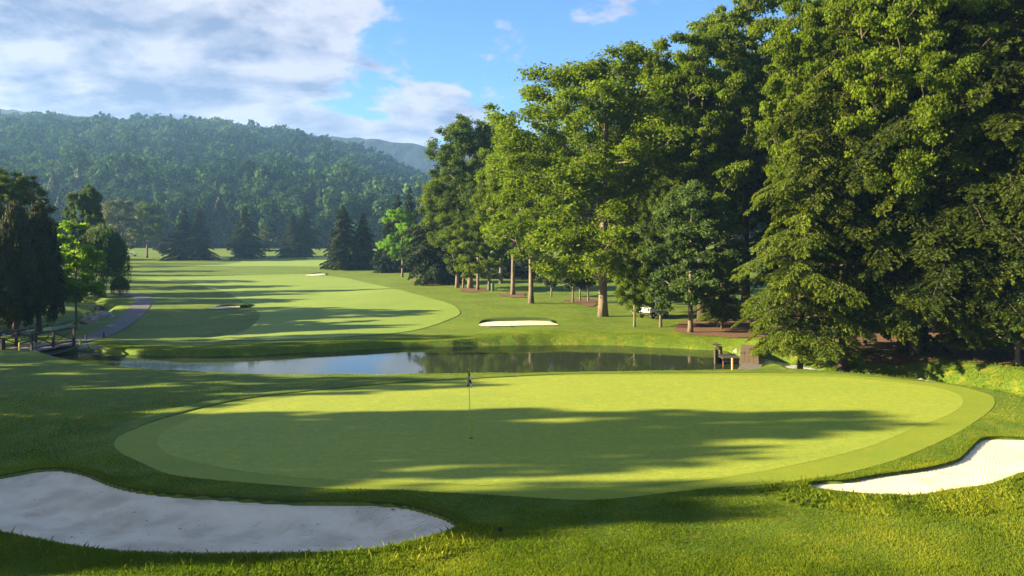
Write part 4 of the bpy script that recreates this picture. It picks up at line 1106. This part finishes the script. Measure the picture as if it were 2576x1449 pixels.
# utility cart (white, with roll bar and tilting bed)
def cart(x, y, rz, label):
    c = empty('utility_cart', (x, y, ground(x, y)), rz, label, 'utility cart')
    b = MB(); b.box((.95,0,.62), (.75,1.25,.34), bev=.07); b.box((.0,0,.42), (2.3,1.2,.16), bev=.04); b.box((1.05,0,.83), (.45,1.1,.10), rx=0, ry=.18, bev=.03)
    b.build('body', M['whitep'], c, True)
    b = MB(); b.box((-.75,0,.82), (1.15,1.25,.05)); b.box((-.75,.61,.98), (1.15,.05,.30)); b.box((-.75,-.61,.98), (1.15,.05,.30)); b.box((-1.31,0,.98), (.05,1.2,.30)); b.box((-.19,0,1.0), (.05,1.2,.34))
    b.build('cargo_bed', M['whitep'], c)
    b = MB(); b.box((.12,0,.72), (.5,1.1,.14), bev=.04); b.box((-.10,0,.98), (.12,1.1,.44), bev=.04); b.build('seat', M['black'], c)
    for s, xx in ((1,.62),):
        b = MB(); b.tube([(xx,-.58,.75),(xx-.12,-.56,1.35),(xx-.15,-.4,1.47),(xx-.15,.4,1.47),(xx-.12,.56,1.35),(xx,.58,.75)], .035, 8); b.build('windscreen_frame', M['whitep'], c, True)
    MB().tube([(-.14,-.58,.75),(-.16,-.56,1.40),(-.16,-.4,1.5),(-.16,.4,1.5),(-.16,.56,1.40),(-.14,.58,.75)], .035, 8).build('roll_bar', M['whitep'], c, True)
    MB().tube([(.62,.28,.86),(.42,.28,1.02)], .02, 6).tube([(.40+.03*math.cos(a), .28+.17*math.cos(a), 1.03+.17*math.sin(a)) for a in np.linspace(0, 6.28, 15)], .014, 5, cap=False).build('steering_wheel', M['rubber'], c)
    for s in (-1, 1):
        MB().box((1.325,s*.42,.66), (.04,.2,.12), bev=.01).build('headlight', M['glass_dark'], c)
        for xx in (.92,-.85):
            w = MB().lathe([(.15,-.1),(.26,-.1),(.28,-.07),(.28,.07),(.26,.1),(.15,.1)], (xx,s*.56,.28), 18, 'y').build('wheel', M['rubber'], c, True)
            MB().lathe([(.03,-.11),(.15,-.09),(.15,.09),(.03,.11)], (xx,s*.56,.28), 12, 'y').build('rim', M['whitep'], w)
    MB().box((1.34,0,.46), (.08,1.1,.12), bev=.02).build('bumper', M['black'], c)
    return c
x, y = hit(1645, 799); cart(x, y, math.pi+.75, 'white utility cart parked behind tree trunks at the wood edge')
x, y = hit(331, 645); cart(x, y, .3, 'tiny white vehicle far off beside the pale elm')
# green bin by the tree row
x, y = hit(1239, 733)
bn = empty('litter_bin', (x, y, ground(x, y)), 0, 'slim green litter bin beside the pale slim trunk', 'bin')
MB().lathe([(.17,0),(.19,.03),(.2,.8),(.21,.84)], n=14).build('body', M['binGreen'], bn, True)
MB().lathe([(.225,.845),(.22,.9),(.12,.97),(.02,.985)], n=14).build('lid', M['binGreen'], bn, True)
# rake by the far bunker
x, y = hit(1262, 824)
rk = empty('bunker_rake', (x, y, ground(x, y)+.05), .1, 'dark rake lying on the grass in front of the far bunker', 'rake')
MB().tube([(-.9,0,.02),(.7,.1,.03)], .022, 6).build('handle', M['wood_dark'], rk)
b = MB().box((.72,.1,.04), (.05,.5,.05))
for k in range(9): b.box((.72,-.12+k*.055,.0), (.015,.015,.09))
b.build('head', M['black'], rk)
# leaf in the sand, sprinkler head in the grass
x, y = G(990, 1319, -.4); zf = sand_z(BL)(np.array([x]), np.array([y]))[0]
g = np.random.default_rng(9)
V = []; fs = []
for k in range(7):
    a0 = k*.9; ln = .075*g.uniform(.6, 1.1); c_ = len(V)
    V += [(x, y, zf+.015), (x+ln*.5*math.cos(a0-.35), y+ln*.5*math.sin(a0-.35), zf+.045), (x+ln*math.cos(a0), y+ln*math.sin(a0), zf+.02), (x+ln*.5*math.cos(a0+.35), y+ln*.5*math.sin(a0+.35), zf+.035)]; fs.append((c_, c_+1, c_+2, c_+3))
tag(mesh_np('fallen_leaf', V, fs, M['rust']), 'curled brown leaf lying in the middle of the left bunker sand', 'leaf')
x, y = G(1258, 1336)
MB_ = MB().lathe([(.045,0),(.05,.05),(.04,.09),(.01,.095)], (x, y, ground(x, y)), 12)
tag(MB_.build('sprinkler_head', M['black'], None, True), 'small black sprinkler head in the grass right of the left bunker', 'sprinkler')

# ------------------------------------------------------------------ haze, sky, sun, camera
def haze():
    m, nt, out = new_mat('haze_air')
    v = nt.nodes.new('ShaderNodeVolumePrincipled'); v.inputs['Color'].default_value = (.27,.52,1.0,1); v.inputs['Density'].default_value = HAZE
    v.inputs['Anisotropy'].default_value = .2
    nt.links.new(v.outputs[0], out.inputs['Volume'])
    o = MB().box((0, 790, 103), (3460, 1900, 214)).build('haze', m); tag(o, 'pale blue morning haze filling the valley', 'haze', kind='stuff')
HAZE = .00024
haze()

w = bpy.data.worlds.new('World'); sc.world = w; w.use_nodes = True
nt = w.node_tree; nt.nodes.clear()
out = nt.nodes.new('ShaderNodeOutputWorld'); bg = nt.nodes.new('ShaderNodeBackground'); bg.inputs['Strength'].default_value = .05
sky = nt.nodes.new('ShaderNodeTexSky'); sky.sky_type = 'NISHITA'; sky.sun_disc = False
sky.sun_elevation = R(SUN_EL); sky.sun_rotation = math.atan2(SUNV[0], SUNV[1]); sky.altitude = 300; sky.air_density = 1.0; sky.dust_density = .15; sky.ozone_density = 2.5
tc = nt.nodes.new('ShaderNodeTexCoord'); sep = nt.nodes.new('ShaderNodeSeparateXYZ'); nt.links.new(tc.outputs['Generated'], sep.inputs[0])
def mth(op, a, b=None, c=None, clamp=False):
    n = nt.nodes.new('ShaderNodeMath'); n.operation = op; n.use_clamp = clamp
    for i, v in enumerate((a, b, c)):
        if v is None: continue
        if isinstance(v, (int, float)): n.inputs[i].default_value = v
        else: nt.links.new(v, n.inputs[i])
    return n.outputs[0]
zc = mth('MAXIMUM', sep.outputs[2], .0)
zz_ = mth('ADD', zc, .30)
u = mth('DIVIDE', sep.outputs[0], zz_); v_ = mth('DIVIDE', sep.outputs[1], zz_)
cmb = nt.nodes.new('ShaderNodeCombineXYZ'); nt.links.new(u, cmb.inputs[0]); nt.links.new(v_, cmb.inputs[1])
nb = noise(nt, 1.7, 8, .58, cmb.outputs[0], .2); ns = noise(nt, 6.0, 8, .62, cmb.outputs[0], .2)
# cloud bank lies to the left (west) and thins to the right
az = mth('ARCTAN2', sep.outputs[0], sep.outputs[1])             # 0 ahead, negative left
cov = nt.nodes.new('ShaderNodeMapRange'); cov.inputs['From Min'].default_value = -.26; cov.inputs['From Max'].default_value = .14
cov.inputs['To Min'].default_value = .13; cov.inputs['To Max'].default_value = -.13; nt.links.new(mth('ADD', az, mth('MULTIPLY', mth('SUBTRACT', sep.outputs[2], .14), 1.3)), cov.inputs['Value'])
el = nt.nodes.new('ShaderNodeMapRange'); el.inputs['From Min'].default_value = .10; el.inputs['From Max'].default_value = .17
el.inputs['To Min'].default_value = -.10; el.inputs['To Max'].default_value = .03; nt.links.new(sep.outputs[2], el.inputs['Value'])
den = mth('ADD', mth('ADD', mth('MULTIPLY_ADD', nb.outputs[0], 1.25, -.31), mth('MULTIPLY', ns.outputs[0], .38)), mth('ADD', cov.outputs[0], el.outputs[0]))
cl = nt.nodes.new('ShaderNodeMapRange'); cl.inputs['From Min'].default_value = .48; cl.inputs['From Max'].default_value = .57; nt.links.new(den, cl.inputs['Value'])
cl.interpolation_type = 'SMOOTHSTEP'
sh_v = nt.nodes.new('ShaderNodeVectorMath'); sh_v.operation = 'ADD'; sh_v.inputs[1].default_value = (-.05, .0, 0); nt.links.new(cmb.outputs[0], sh_v.inputs[0])
sh_w = nt.nodes.new('ShaderNodeVectorMath'); sh_w.operation = 'ADD'; sh_w.inputs[1].default_value = (0, .09, 0); nt.links.new(cmb.outputs[0], sh_w.inputs[0])
na = noise(nt, 4.4, 8, .6, cmb.outputs[0], .3); nc_ = noise(nt, 4.4, 8, .6, sh_v.outputs[0], .3); nd_ = noise(nt, 4.4, 8, .6, sh_w.outputs[0], .3)
edge = mth('ADD', mth('MULTIPLY', mth('SUBTRACT', nc_.outputs[0], na.outputs[0]), 3.2), mth('MULTIPLY', mth('SUBTRACT', nd_.outputs[0], na.outputs[0]), -3.4))
body = nt.nodes.new('ShaderNodeMapRange'); body.inputs['From Min'].default_value = .48; body.inputs['From Max'].default_value = .80; nt.links.new(den, body.inputs['Value'])
tk = mth('ADD', mth('MULTIPLY', body.outputs[0], .75), edge, clamp=True)
CLW, CLG = (2.85,2.8,3.0), (1.0,1.2,1.75)
cc = mixc(nt, tk, CLW, CLG)
fac = mth('MULTIPLY', cl.outputs[0], .9)
SKYMUL = mixc(nt, 1.0, sky.outputs[0], (.50,.70,1.02), 'MULTIPLY')
fin = mixc(nt, fac, SKYMUL, cc)
nt.links.new(fin, bg.inputs[0]); nt.links.new(bg.outputs[0], out.inputs[0])

sd = bpy.data.lights.new('sun', 'SUN'); sd.energy = 5.0; sd.angle = R(.5); sd.color = (1.0,.83,.50)
so = bpy.data.objects.new('sun', sd); COL.objects.link(so)
so.rotation_euler = Vector(SUNV).to_track_quat('Z', 'Y').to_euler(); so.location = (-60, 10, 40)

cam = bpy.data.cameras.new('camera'); cam.lens = 28.0; cam.sensor_width = 36; cam.clip_end = 6000
cam.shift_y = -((1449/2-YH)/2576)
co = bpy.data.objects.new('camera', cam); COL.objects.link(co); co.location = (0,0,CZ); co.rotation_euler = (R(90),0,0)
sc.camera = co
sc.view_settings.view_transform = 'Standard'; sc.view_settings.look = 'None'; sc.view_settings.gamma = 1
sc.view_settings.exposure = 2.5
c = sc.cycles; c.max_bounces = 6; c.diffuse_bounces = 2; c.glossy_bounces = 3; c.transmission_bounces = 4; c.volume_bounces = 1; c.transparent_max_bounces = 6
c.use_denoising = True; c.sample_clamp_indirect = 8
